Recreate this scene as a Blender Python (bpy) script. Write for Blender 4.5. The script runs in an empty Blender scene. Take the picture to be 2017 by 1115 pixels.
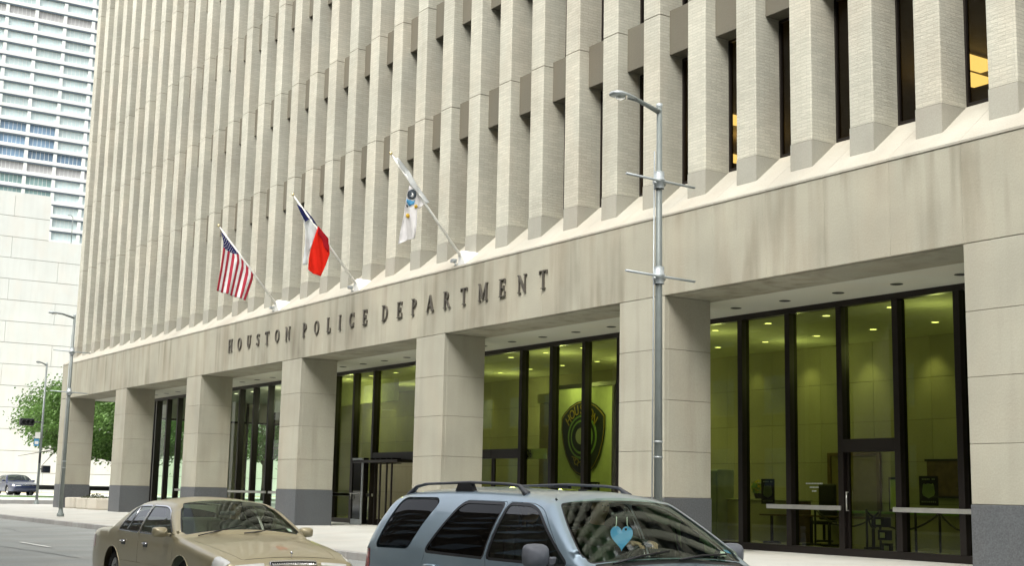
import bpy, bmesh, math, random
from math import sin, cos, pi, radians, sqrt, atan2, hypot
from mathutils import Vector, Matrix, noise
from mathutils.geometry import delaunay_2d_cdt
random.seed(7)
SC = bpy.context.scene
COL = SC.collection

# ------------------------------------------------------------------ camera
cam_d = bpy.data.cameras.new('camera')
cam = bpy.data.objects.new('camera', cam_d)
COL.objects.link(cam)
SC.camera = cam
CAM = Vector((11.735, -17.951, 1.344))
YAW, PIT, ROL = 0.99197, 0.15621, 0.02076
_f = Vector((-sin(YAW), cos(YAW), 0)); _r = Vector((cos(YAW), sin(YAW), 0)); _u = Vector((0, 0, 1))
FW = _f * cos(PIT) + _u * sin(PIT)
UP = -_f * sin(PIT) + _u * cos(PIT)
R2 = _r * cos(ROL) + UP * sin(ROL)
U2 = -_r * sin(ROL) + UP * cos(ROL)
m = Matrix((R2, U2, -FW)).transposed().to_4x4()
m.translation = CAM
cam.matrix_world = m
cam_d.sensor_width = 36
cam_d.lens = 36 * 2627.19 / 2017
cam_d.clip_start = 0.1
cam_d.clip_end = 3000

# ------------------------------------------------------------------ sky, sun, exposure
SUN_EL, SUN_AZ = radians(52), radians(156)      # azimuth measured from +Y towards +X
w = bpy.data.worlds.new('World'); SC.world = w; w.use_nodes = True
nt = w.node_tree; nt.nodes.clear()
sky = nt.nodes.new('ShaderNodeTexSky'); sky.sky_type = 'NISHITA'; sky.sun_disc = False
sky.sun_elevation = SUN_EL; sky.sun_rotation = SUN_AZ
sky.air_density = 1.0; sky.dust_density = 6.0; sky.ozone_density = 1.0
hs = nt.nodes.new('ShaderNodeHueSaturation'); hs.inputs['Saturation'].default_value = 0.28
bgn = nt.nodes.new('ShaderNodeBackground'); bgn.inputs['Strength'].default_value = 0.15
wo = nt.nodes.new('ShaderNodeOutputWorld')
nt.links.new(sky.outputs[0], hs.inputs['Color']); nt.links.new(hs.outputs[0], bgn.inputs[0]); nt.links.new(bgn.outputs[0], wo.inputs[0])
sd = bpy.data.lights.new('sun', 'SUN'); sd.energy = 1.15; sd.angle = radians(35); sd.color = (1, 0.985, 0.90)
so = bpy.data.objects.new('sun', sd); COL.objects.link(so)
sv = Vector((sin(SUN_AZ) * cos(SUN_EL), cos(SUN_AZ) * cos(SUN_EL), sin(SUN_EL)))
so.rotation_euler = sv.to_track_quat('Z', 'Y').to_euler()
so.location = (0, -30, 60)
vs = SC.view_settings
vs.view_transform = 'Standard'; vs.look = 'None'; vs.gamma = 1; vs.use_curve_mapping = False
vs.exposure = 1.28
SC.cycles.use_denoising = True
SC.cycles.max_bounces = 8; SC.cycles.transparent_max_bounces = 24
SC.cycles.diffuse_bounces = 4; SC.cycles.glossy_bounces = 4; SC.cycles.transmission_bounces = 8
SC.cycles.sample_clamp_indirect = 6

# ------------------------------------------------------------------ materials
MATS = {}
def newmat(name):
    m = bpy.data.materials.new(name); m.use_nodes = True
    n = m.node_tree.nodes; n.clear()
    o = n.new('ShaderNodeOutputMaterial'); MATS[name] = m
    return m, n, m.node_tree.links, o

def plain(name, col, rough=0.6, metal=0.0, coat=0.0, var=0.06, vscale=6.0, bump=0.0, bscale=60.0, spec=0.5, emit=None, es=1.0, objrand=0.0):
    m, n, l, o = newmat(name)
    b = n.new('ShaderNodeBsdfPrincipled'); l.new(b.outputs[0], o.inputs[0])
    b.inputs['Roughness'].default_value = rough; b.inputs['Metallic'].default_value = metal
    b.inputs['Coat Weight'].default_value = coat; b.inputs['Coat Roughness'].default_value = 0.04
    b.inputs['Specular IOR Level'].default_value = spec
    tc = n.new('ShaderNodeTexCoord')
    nz = n.new('ShaderNodeTexNoise'); nz.inputs['Scale'].default_value = vscale; nz.inputs['Detail'].default_value = 5
    l.new(tc.outputs['Object'], nz.inputs['Vector'])
    mr = n.new('ShaderNodeMapRange'); mr.inputs[1].default_value = 0.3; mr.inputs[2].default_value = 0.7
    mr.inputs[3].default_value = 1 - var; mr.inputs[4].default_value = 1 + var
    l.new(nz.outputs['Fac'], mr.inputs[0])
    mx = n.new('ShaderNodeVectorMath'); mx.operation = 'SCALE'; mx.inputs[0].default_value = col[:3]
    if objrand:
        oi = n.new('ShaderNodeObjectInfo'); m2 = n.new('ShaderNodeMapRange')
        m2.inputs[3].default_value = 1 - objrand; m2.inputs[4].default_value = 1 + objrand
        l.new(oi.outputs['Random'], m2.inputs[0])
        mm = n.new('ShaderNodeMath'); mm.operation = 'MULTIPLY'
        l.new(mr.outputs[0], mm.inputs[0]); l.new(m2.outputs[0], mm.inputs[1]); l.new(mm.outputs[0], mx.inputs['Scale'])
    else:
        l.new(mr.outputs[0], mx.inputs['Scale'])
    l.new(mx.outputs[0], b.inputs['Base Color'])
    if bump:
        n2 = n.new('ShaderNodeTexNoise'); n2.inputs['Scale'].default_value = bscale; n2.inputs['Detail'].default_value = 4
        l.new(tc.outputs['Object'], n2.inputs['Vector'])
        bp = n.new('ShaderNodeBump'); bp.inputs['Strength'].default_value = bump; bp.inputs['Distance'].default_value = 0.01
        l.new(n2.outputs['Fac'], bp.inputs['Height']); l.new(bp.outputs[0], b.inputs['Normal'])
    if emit:
        b.inputs['Emission Color'].default_value = (*emit, 1); b.inputs['Emission Strength'].default_value = es
    return m

def _node(n, t, **k):
    x = n.new(t)
    for a, v in k.items(): setattr(x, a, v)
    return x

def concrete(name, col, stain=(0.5, 0.47, 0.42), streak=0.25, blotch=0.12, objrand=0.05, brick=False, rough=0.85, grain=0.05, pinkish=0.0):
    """world-space weathered stone: vertical streaks, cloudy blotches, panel to panel variation, optional brick courses"""
    m, n, l, o = newmat(name)
    b = _node(n, 'ShaderNodeBsdfPrincipled'); l.new(b.outputs[0], o.inputs[0]); b.inputs['Roughness'].default_value = rough
    b.inputs['Specular IOR Level'].default_value = 0.3
    g = _node(n, 'ShaderNodeNewGeometry')
    def noi(sc, vec=(1, 1, 1), det=4, dist=0.0):
        mp = _node(n, 'ShaderNodeMapping'); mp.inputs['Scale'].default_value = vec
        l.new(g.outputs['Position'], mp.inputs['Vector'])
        t = _node(n, 'ShaderNodeTexNoise'); t.inputs['Scale'].default_value = sc; t.inputs['Detail'].default_value = det
        t.inputs['Distortion'].default_value = dist
        l.new(mp.outputs[0], t.inputs['Vector']); return t.outputs['Fac']
    def rng(x, a, bb, c, d):
        r = _node(n, 'ShaderNodeMapRange'); r.inputs[1].default_value = a; r.inputs[2].default_value = bb
        r.inputs[3].default_value = c; r.inputs[4].default_value = d; l.new(x, r.inputs[0]); return r.outputs[0]
    def mul(a, bb):
        r = _node(n, 'ShaderNodeMath', operation='MULTIPLY'); l.new(a, r.inputs[0]); l.new(bb, r.inputs[1]); return r.outputs[0]
    st = rng(noi(2.6, (1, 1, 0.09), 5, 0.3), 0.46, 0.72, 0, 1)
    st = mul(st, rng(noi(0.5), 0.35, 0.65, 0.2, 1))
    bl = rng(noi(0.55, (1, 1, 1), 5), 0.3, 0.7, 1 - blotch, 1 + blotch)
    fi = rng(noi(38, (1, 1, 1), 3), 0.3, 0.7, 1 - grain, 1 + grain)
    oi = _node(n, 'ShaderNodeObjectInfo'); rn = rng(oi.outputs['Random'], 0, 1, 1 - objrand, 1 + objrand)
    mixc = _node(n, 'ShaderNodeMix', data_type='RGBA'); mixc.inputs['A'].default_value = (*col, 1)
    mixc.inputs['B'].default_value = (*[c * s for c, s in zip(col, stain)], 1)
    sc_ = _node(n, 'ShaderNodeMath', operation='MULTIPLY'); sc_.inputs[1].default_value = streak; l.new(st, sc_.inputs[0])
    l.new(sc_.outputs[0], mixc.inputs['Factor'])
    pk = _node(n, 'ShaderNodeMix', data_type='RGBA'); l.new(mixc.outputs['Result'], pk.inputs['A'])
    pk.inputs['B'].default_value = (col[0] * 1.04, col[1] * 0.94, col[2] * 0.88, 1)
    pf = rng(noi(0.9, (1, 1, 0.5), 3), 0.45, 0.65, 0, 0.3 + pinkish); l.new(pf, pk.inputs['Factor'])
    f = mul(mul(bl, fi), rn)
    vm = _node(n, 'ShaderNodeVectorMath', operation='SCALE')
    l.new(pk.outputs['Result'], vm.inputs[0])
    hgt = noi(22, (1, 1, 1), 5)
    if brick:
        # courses from world height, head joints from x+y, every brick its own tone and relief
        sx = _node(n, 'ShaderNodeSeparateXYZ'); l.new(g.outputs['Position'], sx.inputs[0])
        ad = _node(n, 'ShaderNodeMath', operation='ADD'); l.new(sx.outputs['X'], ad.inputs[0]); l.new(sx.outputs['Y'], ad.inputs[1])
        cx = _node(n, 'ShaderNodeCombineXYZ'); l.new(ad.outputs[0], cx.inputs['X']); l.new(sx.outputs['Z'], cx.inputs['Y'])
        bt = _node(n, 'ShaderNodeTexBrick'); l.new(cx.outputs[0], bt.inputs['Vector'])
        bt.inputs['Scale'].default_value = 1.0; bt.inputs['Brick Width'].default_value = 0.29; bt.inputs['Row Height'].default_value = 0.0677
        bt.inputs['Mortar Size'].default_value = 0.007; bt.inputs['Mortar Smooth'].default_value = 0.4; bt.inputs['Bias'].default_value = 0.0
        bt.inputs['Color1'].default_value = (0.92, 0.92, 0.92, 1); bt.inputs['Color2'].default_value = (1.05, 1.05, 1.05, 1)
        bt.inputs['Mortar'].default_value = (0.80, 0.80, 0.80, 1)
        sepc = _node(n, 'ShaderNodeSeparateColor'); l.new(bt.outputs['Color'], sepc.inputs[0])
        f = mul(f, sepc.outputs[0])
        inv = rng(bt.outputs['Fac'], 0, 1, 1, 0)
        rough_b = mul(inv, rng(noi(14, (1, 1, 3), 4), 0.3, 0.7, 0.35, 1.0))
        add = _node(n, 'ShaderNodeMath', operation='ADD'); l.new(rough_b, add.inputs[0])
        s2 = _node(n, 'ShaderNodeMath', operation='MULTIPLY'); s2.inputs[1].default_value = 0.5; l.new(sepc.outputs[0], s2.inputs[0])
        l.new(s2.outputs[0], add.inputs[1]); hgt = add.outputs[0]
    l.new(f, vm.inputs['Scale']); l.new(vm.outputs[0], b.inputs['Base Color'])
    bp = _node(n, 'ShaderNodeBump'); bp.inputs['Strength'].default_value = 0.24 if brick else 0.35
    bp.inputs['Distance'].default_value = 0.022 if brick else 0.01
    l.new(hgt, bp.inputs['Height']); l.new(bp.outputs[0], b.inputs['Normal'])
    return m

def glass(name, tint, refl=1.0, rough=0.0, ior=1.5, gcol=(1, 1, 1)):
    m, n, l, o = newmat(name)
    tr = _node(n, 'ShaderNodeBsdfTransparent'); tr.inputs[0].default_value = (*tint, 1)
    gl = _node(n, 'ShaderNodeBsdfGlossy'); gl.inputs['Roughness'].default_value = rough; gl.inputs[0].default_value = (*gcol, 1)
    fr = _node(n, 'ShaderNodeFresnel'); fr.inputs['IOR'].default_value = ior
    mu = _node(n, 'ShaderNodeMath', operation='MULTIPLY'); mu.inputs[1].default_value = refl; mu.use_clamp = True
    l.new(fr.outputs[0], mu.inputs[0])
    mx = _node(n, 'ShaderNodeMixShader'); l.new(mu.outputs[0], mx.inputs[0]); l.new(tr.outputs[0], mx.inputs[1]); l.new(gl.outputs[0], mx.inputs[2])
    l.new(mx.outputs[0], o.inputs[0])
    return m

def emis(name, col, s):
    m, n, l, o = newmat(name)
    e = _node(n, 'ShaderNodeEmission'); e.inputs[0].default_value = (*col, 1); e.inputs[1].default_value = s
    l.new(e.outputs[0], o.inputs[0]); return m

concrete('precast', (0.345, 0.332, 0.264), streak=0.9, blotch=0.12, objrand=0.045)
concrete('precast_smooth', (0.365, 0.354, 0.286), streak=0.35, blotch=0.10, objrand=0.035)
concrete('sill_stone', (0.36, 0.345, 0.29), streak=0.2, blotch=0.10, objrand=0.04)
concrete('base_block', (0.335, 0.33, 0.28), streak=0.2, blotch=0.08, objrand=0.05)
concrete('brick', (0.455, 0.447, 0.372), streak=0.2, blotch=0.10, objrand=0.04, brick=True)
concrete('joint', (0.2, 0.185, 0.15), streak=0.1, blotch=0.1)
concrete('granite', (0.105, 0.112, 0.118), streak=0.15, blotch=0.08, rough=0.5, grain=0.2)
concrete('spandrel', (0.14, 0.13, 0.10), streak=0.15, blotch=0.05, rough=0.6, objrand=0.05)
concrete('soffit', (0.62, 0.62, 0.53), streak=0.0, blotch=0.04)
concrete('sidewalk', (0.43, 0.43, 0.395), streak=0.1, blotch=0.08, grain=0.06, objrand=0.03)
concrete('kerb', (0.36, 0.355, 0.34), streak=0.4, blotch=0.15, objrand=0.08)
concrete('asphalt', (0.27, 0.285, 0.275), streak=0.0, blotch=0.12, grain=0.18)
concrete('ground', (0.2, 0.2, 0.17), streak=0.0, blotch=0.2)
concrete('white_concrete', (0.58, 0.60, 0.565), streak=0.15, blotch=0.03, objrand=0.012)
concrete('tower_concrete', (0.68, 0.71, 0.68), streak=0.0, blotch=0.03)
concrete('lobby_stone', (0.42, 0.40, 0.32), streak=0.15, blotch=0.12, objrand=0.06)
concrete('planter_stone', (0.5, 0.47, 0.40), streak=0.3)
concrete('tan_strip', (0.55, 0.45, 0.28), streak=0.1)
plain('road_paint', (0.75, 0.75, 0.72), 0.7, var=0.25, vscale=3)
plain('bronze', (0.018, 0.014, 0.012), 0.35, 0.3)
plain('dark', (0.02, 0.02, 0.02), 0.6)
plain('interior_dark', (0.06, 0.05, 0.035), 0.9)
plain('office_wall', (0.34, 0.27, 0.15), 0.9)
plain('letter_metal', (0.12, 0.11, 0.09), 0.45, 0.4, var=0.15)
plain('aluminium', (0.62, 0.62, 0.58), 0.35, 0.7)
plain('galvanised', (0.40, 0.43, 0.43), 0.45, 0.35, var=0.12, vscale=4)
plain('galvanised_light', (0.42, 0.46, 0.47), 0.45, 0.3, var=0.1, vscale=4)
plain('pole_grey', (0.19, 0.215, 0.205), 0.5, 0.2, var=0.1, vscale=3)
plain('white_paint', (0.80, 0.80, 0.76), 0.4)
plain('gold', (0.75, 0.65, 0.35), 0.3, 0.8)
plain('lobby_floor', (0.38, 0.36, 0.28), 0.12, var=0.1, vscale=1.5)
plain('lobby_ceiling', (0.7, 0.7, 0.6), 0.8)
plain('wood', (0.12, 0.07, 0.035), 0.5, var=0.3, vscale=5)
plain('door_wood', (0.20, 0.16, 0.08), 0.5, var=0.1)
plain('desk_top', (0.55, 0.55, 0.45), 0.4)
plain('navy', (0.012, 0.02, 0.035), 0.7)
plain('badge_gold', (0.42, 0.30, 0.03), 0.6)
plain('badge_green', (0.22, 0.38, 0.12), 0.6)
plain('banner_cloth', (0.62, 0.68, 0.42), 0.9, var=0.05)
plain('sign_panel', (0.80, 0.88, 0.60), 0.6)
plain('poster_black', (0.012, 0.012, 0.012), 0.4)
plain('poster_silver', (0.45, 0.48, 0.45), 0.5)
plain('yellow_plastic', (0.7, 0.5, 0.03), 0.5)
emis('lamp_warm', (1.0, 0.93, 0.6), 2.2)
emis('office_tube', (1.0, 0.78, 0.42), 0.95)
emis('red_led', (1, 0.12, 0.03), 6)
glass('lobby_glass', (0.43, 0.53, 0.16), 1.1)
glass('west_glass', (0.80, 0.92, 0.80), 0.8)
glass('office_glass', (0.50, 0.41, 0.18), 0.6)
glass('car_glass_clear', (0.78, 0.90, 0.78), 0.85, gcol=(0.93, 1.0, 0.95))
glass('car_glass_side', (0.40, 0.50, 0.42), 1.1)
glass('car_glass_dark', (0.03, 0.03, 0.035), 0.55)
glass('sunroof_glass', (0.10, 0.08, 0.05), 1.2)
glass('lamp_lens', (0.8, 0.82, 0.8), 1.0)
plain('tower_glass_pale', (0.50, 0.60, 0.60), 0.12, var=0.12, vscale=0.2, objrand=0.15)
plain('tower_glass_blue', (0.17, 0.26, 0.36), 0.1, var=0.2, vscale=0.3, objrand=0.3)
plain('tower_glass_green', (0.22, 0.34, 0.33), 0.12, var=0.2, vscale=0.3, objrand=0.25)
plain('tower_louvre', (0.40, 0.40, 0.40), 0.7, var=0.1)
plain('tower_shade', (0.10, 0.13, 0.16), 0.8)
plain('bark', (0.07, 0.055, 0.04), 0.95, bump=0.6, bscale=20)
plain('black_plastic', (0.018, 0.018, 0.02), 0.4)
plain('rubber', (0.012, 0.012, 0.012), 0.75)
plain('rail_grey', (0.07, 0.075, 0.085), 0.45)
plain('mirror_grey', (0.15, 0.16, 0.18), 0.5)
plain('chrome', (0.75, 0.75, 0.75), 0.12, 1.0)
plain('rim', (0.45, 0.45, 0.44), 0.3, 0.9)
plain('paint_blue', (0.32, 0.42, 0.49), 0.28, 0.45, coat=0.8, var=0.02)
plain('paint_gold', (0.43, 0.375, 0.235), 0.34, 0.45, coat=0.55, var=0.02)
plain('paint_far', (0.02, 0.028, 0.07), 0.3, 0.2, coat=0.5)
plain('lamp_white', (0.7, 0.7, 0.65), 0.1, coat=1.0)
plain('lamp_amber', (0.55, 0.22, 0.03), 0.2, coat=1.0)
plain('lamp_red', (0.35, 0.02, 0.02), 0.2, coat=1.0)
plain('seat_tan', (0.45, 0.42, 0.32), 0.8)
plain('seat_grey', (0.12, 0.12, 0.11), 0.85)
plain('dash', (0.32, 0.36, 0.30), 0.8)
plain('dash_pale', (0.50, 0.54, 0.44), 0.8)
plain('heart_blue', (0.17, 0.50, 1.0), 0.6, var=0.03)
plain('paper', (0.75, 0.78, 0.72), 0.8)
plain('skin_light', (0.62, 0.40, 0.28), 0.5)
plain('skin_mid', (0.34, 0.19, 0.12), 0.5)
plain('hair_dark', (0.02, 0.014, 0.01), 0.6)
plain('shirt_green', (0.13, 0.20, 0.13), 0.9)
plain('shirt_dark', (0.05, 0.045, 0.05), 0.9)
plain('shirt_grey', (0.25, 0.25, 0.25), 0.9)
plain('trousers', (0.04, 0.045, 0.07), 0.9)
plain('eye_mat', (0.02, 0.015, 0.01), 0.2)

def leafmat(name, col):
    m, n, l, o = newmat(name)
    b = _node(n, 'ShaderNodeBsdfPrincipled'); b.inputs['Roughness'].default_value = 0.6
    tl = _node(n, 'ShaderNodeBsdfTranslucent')
    g = _node(n, 'ShaderNodeNewGeometry'); nz = _node(n, 'ShaderNodeTexNoise'); nz.inputs['Scale'].default_value = 0.9; nz.inputs['Detail'].default_value = 4
    l.new(g.outputs['Position'], nz.inputs['Vector'])
    r = _node(n, 'ShaderNodeMapRange'); r.inputs[1].default_value = 0.3; r.inputs[2].default_value = 0.7; r.inputs[3].default_value = 0.6; r.inputs[4].default_value = 1.5
    l.new(nz.outputs['Fac'], r.inputs[0])
    vm = _node(n, 'ShaderNodeVectorMath', operation='SCALE'); vm.inputs[0].default_value = col; l.new(r.outputs[0], vm.inputs['Scale'])
    l.new(vm.outputs[0], b.inputs['Base Color']); l.new(vm.outputs[0], tl.inputs[0])
    mx = _node(n, 'ShaderNodeMixShader'); mx.inputs[0].default_value = 0.35
    l.new(b.outputs[0], mx.inputs[1]); l.new(tl.outputs[0], mx.inputs[2]); l.new(mx.outputs[0], o.inputs[0])
leafmat('leaf', (0.10, 0.19, 0.04))
leafmat('leaf_dry', (0.10, 0.11, 0.05))

def flagmat(name, col, tr=0.35):
    m, n, l, o = newmat(name)
    d = _node(n, 'ShaderNodeBsdfDiffuse'); t = _node(n, 'ShaderNodeBsdfTranslucent')
    g = _node(n, 'ShaderNodeNewGeometry'); nz = _node(n, 'ShaderNodeTexNoise'); nz.inputs['Scale'].default_value = 5
    l.new(g.outputs['Position'], nz.inputs['Vector'])
    r = _node(n, 'ShaderNodeMapRange'); r.inputs[1].default_value = 0.3; r.inputs[2].default_value = 0.7; r.inputs[3].default_value = 0.93; r.inputs[4].default_value = 1.05
    l.new(nz.outputs['Fac'], r.inputs[0])
    vm = _node(n, 'ShaderNodeVectorMath', operation='SCALE'); vm.inputs[0].default_value = col; l.new(r.outputs[0], vm.inputs['Scale'])
    l.new(vm.outputs[0], d.inputs[0]); l.new(vm.outputs[0], t.inputs[0])
    mx = _node(n, 'ShaderNodeMixShader'); mx.inputs[0].default_value = tr
    l.new(d.outputs[0], mx.inputs[1]); l.new(t.outputs[0], mx.inputs[2]); l.new(mx.outputs[0], o.inputs[0])
flagmat('flag_red', (0.52, 0.06, 0.09)); flagmat('flag_white', (0.86, 0.85, 0.85)); flagmat('flag_blue', (0.035, 0.04, 0.14))
flagmat('flag_bright_red', (0.80, 0.035, 0.02)); flagmat('flag_sky', (0.12, 0.38, 0.62)); flagmat('flag_yellow', (0.72, 0.50, 0.08))
flagmat('flag_black', (0.10, 0.12, 0.14)); flagmat('flag_pale', (0.74, 0.76, 0.76)); flagmat('flag_shaded_red', (0.42, 0.02, 0.03))

# ------------------------------------------------------------------ mesh helpers
class MB:
    def __init__(s): s.v = []; s.f = []; s.mi = []; s.mats = []; s.sm = []
    def mat(s, name):
        if name not in s.mats: s.mats.append(name)
        return s.mats.index(name)
    def add(s, vs, fs, mat='dark', smooth=False):
        b = len(s.v); k = s.mat(mat)
        s.v += [tuple(p) for p in vs]
        for f in fs: s.f.append([b + i for i in f]); s.mi.append(k); s.sm.append(smooth)
        return s
    def box(s, a, b, mat='dark', bevel=0.0):
        x0, y0, z0 = a; x1, y1, z1 = b
        if x0 > x1: x0, x1 = x1, x0
        if y0 > y1: y0, y1 = y1, y0
        if z0 > z1: z0, z1 = z1, z0
        if bevel > 0:
            c = min(bevel, (x1 - x0) * .45, (y1 - y0) * .45, (z1 - z0) * .45)
            bm = bmesh.new(); bmesh.ops.create_cube(bm, size=1)
            for v in bm.verts:
                v.co = ((x0 + x1) / 2 + v.co.x * (x1 - x0), (y0 + y1) / 2 + v.co.y * (y1 - y0), (z0 + z1) / 2 + v.co.z * (z1 - z0))
            bmesh.ops.bevel(bm, geom=bm.edges[:], offset=c, segments=2 if bevel > .02 else 1, affect='EDGES', profile=0.5)
            bm.verts.index_update()
            s.add([v.co[:] for v in bm.verts], [[v.index for v in f.verts] for f in bm.faces], mat); bm.free(); return s
        v = [(x0, y0, z0), (x1, y0, z0), (x1, y1, z0), (x0, y1, z0), (x0, y0, z1), (x1, y0, z1), (x1, y1, z1), (x0, y1, z1)]
        return s.add(v, [(0, 3, 2, 1), (4, 5, 6, 7), (0, 1, 5, 4), (1, 2, 6, 5), (2, 3, 7, 6), (3, 0, 4, 7)], mat)
    def tube(s, pts, rad, mat='dark', seg=10, cap=True, smooth=True):
        pts = [Vector(p) for p in pts]; n = len(pts)
        if not isinstance(rad, (list, tuple)): rad = [rad] * n
        vs = []; prev = None
        for i, p in enumerate(pts):
            t = (pts[min(i + 1, n - 1)] - pts[max(i - 1, 0)]).normalized()
            if prev is None:
                a = Vector((0, 0, 1)) if abs(t.z) < .9 else Vector((1, 0, 0)); u = t.cross(a).normalized()
            else: u = (prev - t * prev.dot(t)).normalized()
            prev = u; w_ = t.cross(u)
            for k in range(seg):
                a = 2 * pi * k / seg; vs.append(p + (u * cos(a) + w_ * sin(a)) * rad[i])
        fs = [(i * seg + k, i * seg + (k + 1) % seg, (i + 1) * seg + (k + 1) % seg, (i + 1) * seg + k) for i in range(n - 1) for k in range(seg)]
        s.add(vs, fs, mat, smooth)
        if cap:
            b = len(s.v) - n * seg; kk = s.mat(mat)
            s.f.append([b + k for k in range(seg)][::-1]); s.mi.append(kk); s.sm.append(False)
            s.f.append([b + (n - 1) * seg + k for k in range(seg)]); s.mi.append(kk); s.sm.append(False)
        return s
    def lathe(s, prof, origin=(0, 0, 0), axis='Z', mat='dark', seg=24, smooth=True):
        o = Vector(origin); vs = []
        for r, h in prof:
            for k in range(seg):
                a = 2 * pi * k / seg
                if axis == 'Z': p = Vector((r * cos(a), r * sin(a), h))
                elif axis == 'Y': p = Vector((r * cos(a), h, r * sin(a)))
                else: p = Vector((h, r * cos(a), r * sin(a)))
                vs.append(o + p)
        n = len(prof)
        fs = [(i * seg + k, i * seg + (k + 1) % seg, (i + 1) * seg + (k + 1) % seg, (i + 1) * seg + k) for i in range(n - 1) for k in range(seg)]
        return s.add(vs, fs, mat, smooth)
    def prism(s, poly, p0, p1, axis='X', mat='dark'):
        """poly in the two other axes, extruded from p0 to p1 along axis"""
        def mk(a, b, c):
            return {'X': (c, a, b), 'Y': (a, c, b), 'Z': (a, b, c)}[axis]
        n = len(poly)
        v = [mk(a, b, p0) for a, b in poly] + [mk(a, b, p1) for a, b in poly]
        fs = [tuple(range(n))[::-1], tuple(range(n, 2 * n))] + [(i, (i + 1) % n, n + (i + 1) % n, n + i) for i in range(n)]
        return s.add(v, fs, mat)
    def mesh(s, name):
        me = bpy.data.meshes.new(name); me.from_pydata(s.v, [], s.f)
        for mn in s.mats: me.materials.append(MATS[mn])
        me.polygons.foreach_set('material_index', s.mi); me.polygons.foreach_set('use_smooth', s.sm)
        me.update()
        return me
    def build(s, name, parent=None, loc=None, fixn=True):
        me = s.mesh(name)
        if fixn and len(me.polygons) < 20000:
            bm = bmesh.new(); bm.from_mesh(me); bmesh.ops.recalc_face_normals(bm, faces=bm.faces[:]); bm.to_mesh(me); bm.free()
        return link(name, me, parent, loc)

def link(name, me, parent=None, loc=None, rot=None):
    o = bpy.data.objects.new(name, me); COL.objects.link(o)
    if parent: o.parent = parent
    if loc is not None: o.location = loc
    if rot is not None: o.rotation_euler = rot
    return o
def tag(o, label=None, cat=None, group=None, kind=None):
    if label: o['label'] = label
    if cat: o['category'] = cat
    if group: o['group'] = group
    if kind: o['kind'] = kind
    return o
def empty(name, loc=(0, 0, 0), rz=0, label=None, cat=None, group=None, kind=None):
    o = bpy.data.objects.new(name, None); COL.objects.link(o); o.location = loc; o.rotation_euler = (0, 0, rz)
    o.empty_display_size = 0.3
    return tag(o, label, cat, group, kind)
def copy_tree(o, parent=None):
    c = o.copy(); COL.objects.link(c); c.parent = parent
    for ch in list(o.children): copy_tree(ch, c)
    return c
def text_mesh(txt, size, depth, name='text', align='CENTER'):
    cu = bpy.data.curves.new(name, 'FONT'); cu.body = txt; cu.size = size; cu.extrude = depth; cu.align_x = align; cu.align_y = 'CENTER'
    cu.resolution_u = 3
    ob = bpy.data.objects.new(name, cu); COL.objects.link(ob)
    dg = bpy.context.evaluated_depsgraph_get(); me = bpy.data.meshes.new_from_object(ob.evaluated_get(dg))
    bpy.data.objects.remove(ob); bpy.data.curves.remove(cu)
    return me

# ------------------------------------------------------------------ setting: ground, road, pavements
S = 1.524                       # facade module
BAY = 6 * S
XP = -2.2214                    # left edge of the pillar nearest the right of the picture
PW, PD = 1.5366, 1.28
SD = 1.43                       # depth of the beam underside
ZB, ZT = 5.5336, 7.281
KY = -4.6                       # kerb line
XW = XP - 6 * BAY               # west face of the building
def sheet(name, pts, mat, kind='structure', **k):
    mb = MB(); mb.add(pts, [tuple(range(len(pts)))], mat)
    o = mb.build(name, fixn=False); return tag(o, kind=kind, **k)
sheet('ground', [(-1500, -1500, -0.45), (1500, -1500, -0.45), (1500, 1500, -0.45), (-1500, 1500, -0.45)], 'ground')
RZ = -0.27
# main street, slight camber towards the kerb
mb = MB()
ys = [(-40, -0.2), (-16, -0.255), (-10, RZ), (-6.5, -0.22), (KY + .05, -0.165)]
mb.add([(x, y, z) for y, z in ys for x in (-600, 60)], [(2 * i, 2 * i + 1, 2 * i + 3, 2 * i + 2) for i in range(len(ys) - 1)], 'asphalt')
tag(mb.build('road', fixn=False), kind='structure')
XK = XW - 9.2                   # kerb of the cross street
mb = MB()
mb.add([(XK - 12, KY, -0.15), (XK - .05, KY, -0.15), (XK - .05, 300, 0.2), (XK - 12, 300, 0.2)], [(0, 1, 2, 3)], 'asphalt')
tag(mb.build('cross_street', fixn=False), kind='structure')
# lane dashes
mb = MB()
for x in (-62, -50, -38, -26, -14, -2):
    mb.add([(x, -8.95, -0.237), (x + 3, -8.95, -0.237), (x + 3, -8.84, -0.236), (x, -8.84, -0.236)], [(0, 1, 2, 3)], 'road_paint')
tag(mb.build('lane_marking', fixn=False), kind='structure')
# pavement in front of the building rising gently to the colonnade, wrapping the corner
mb = MB()
mb.add([(XK + .18, KY + .18, 0.0), (60, KY + .18, 0.0), (60, 0, 0.17), (XK + .18, 0, 0.17), (XK + .18, 60, 0.22), (60, 60, 0.2), (XW - 3, 4, 0.19), (60, 4, 0.19)],
       [(0, 1, 2, 3), (3, 2, 7, 6), (3, 6, 4)], 'sidewalk')
mb.add([(XW - 3, 4, .19), (60, 4, .19), (60, 60, .2), (XK + .18, 60, .22)], [(0, 1, 2, 3)], 'sidewalk')
sw = tag(mb.build('pavement', fixn=False), kind='structure')
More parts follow.
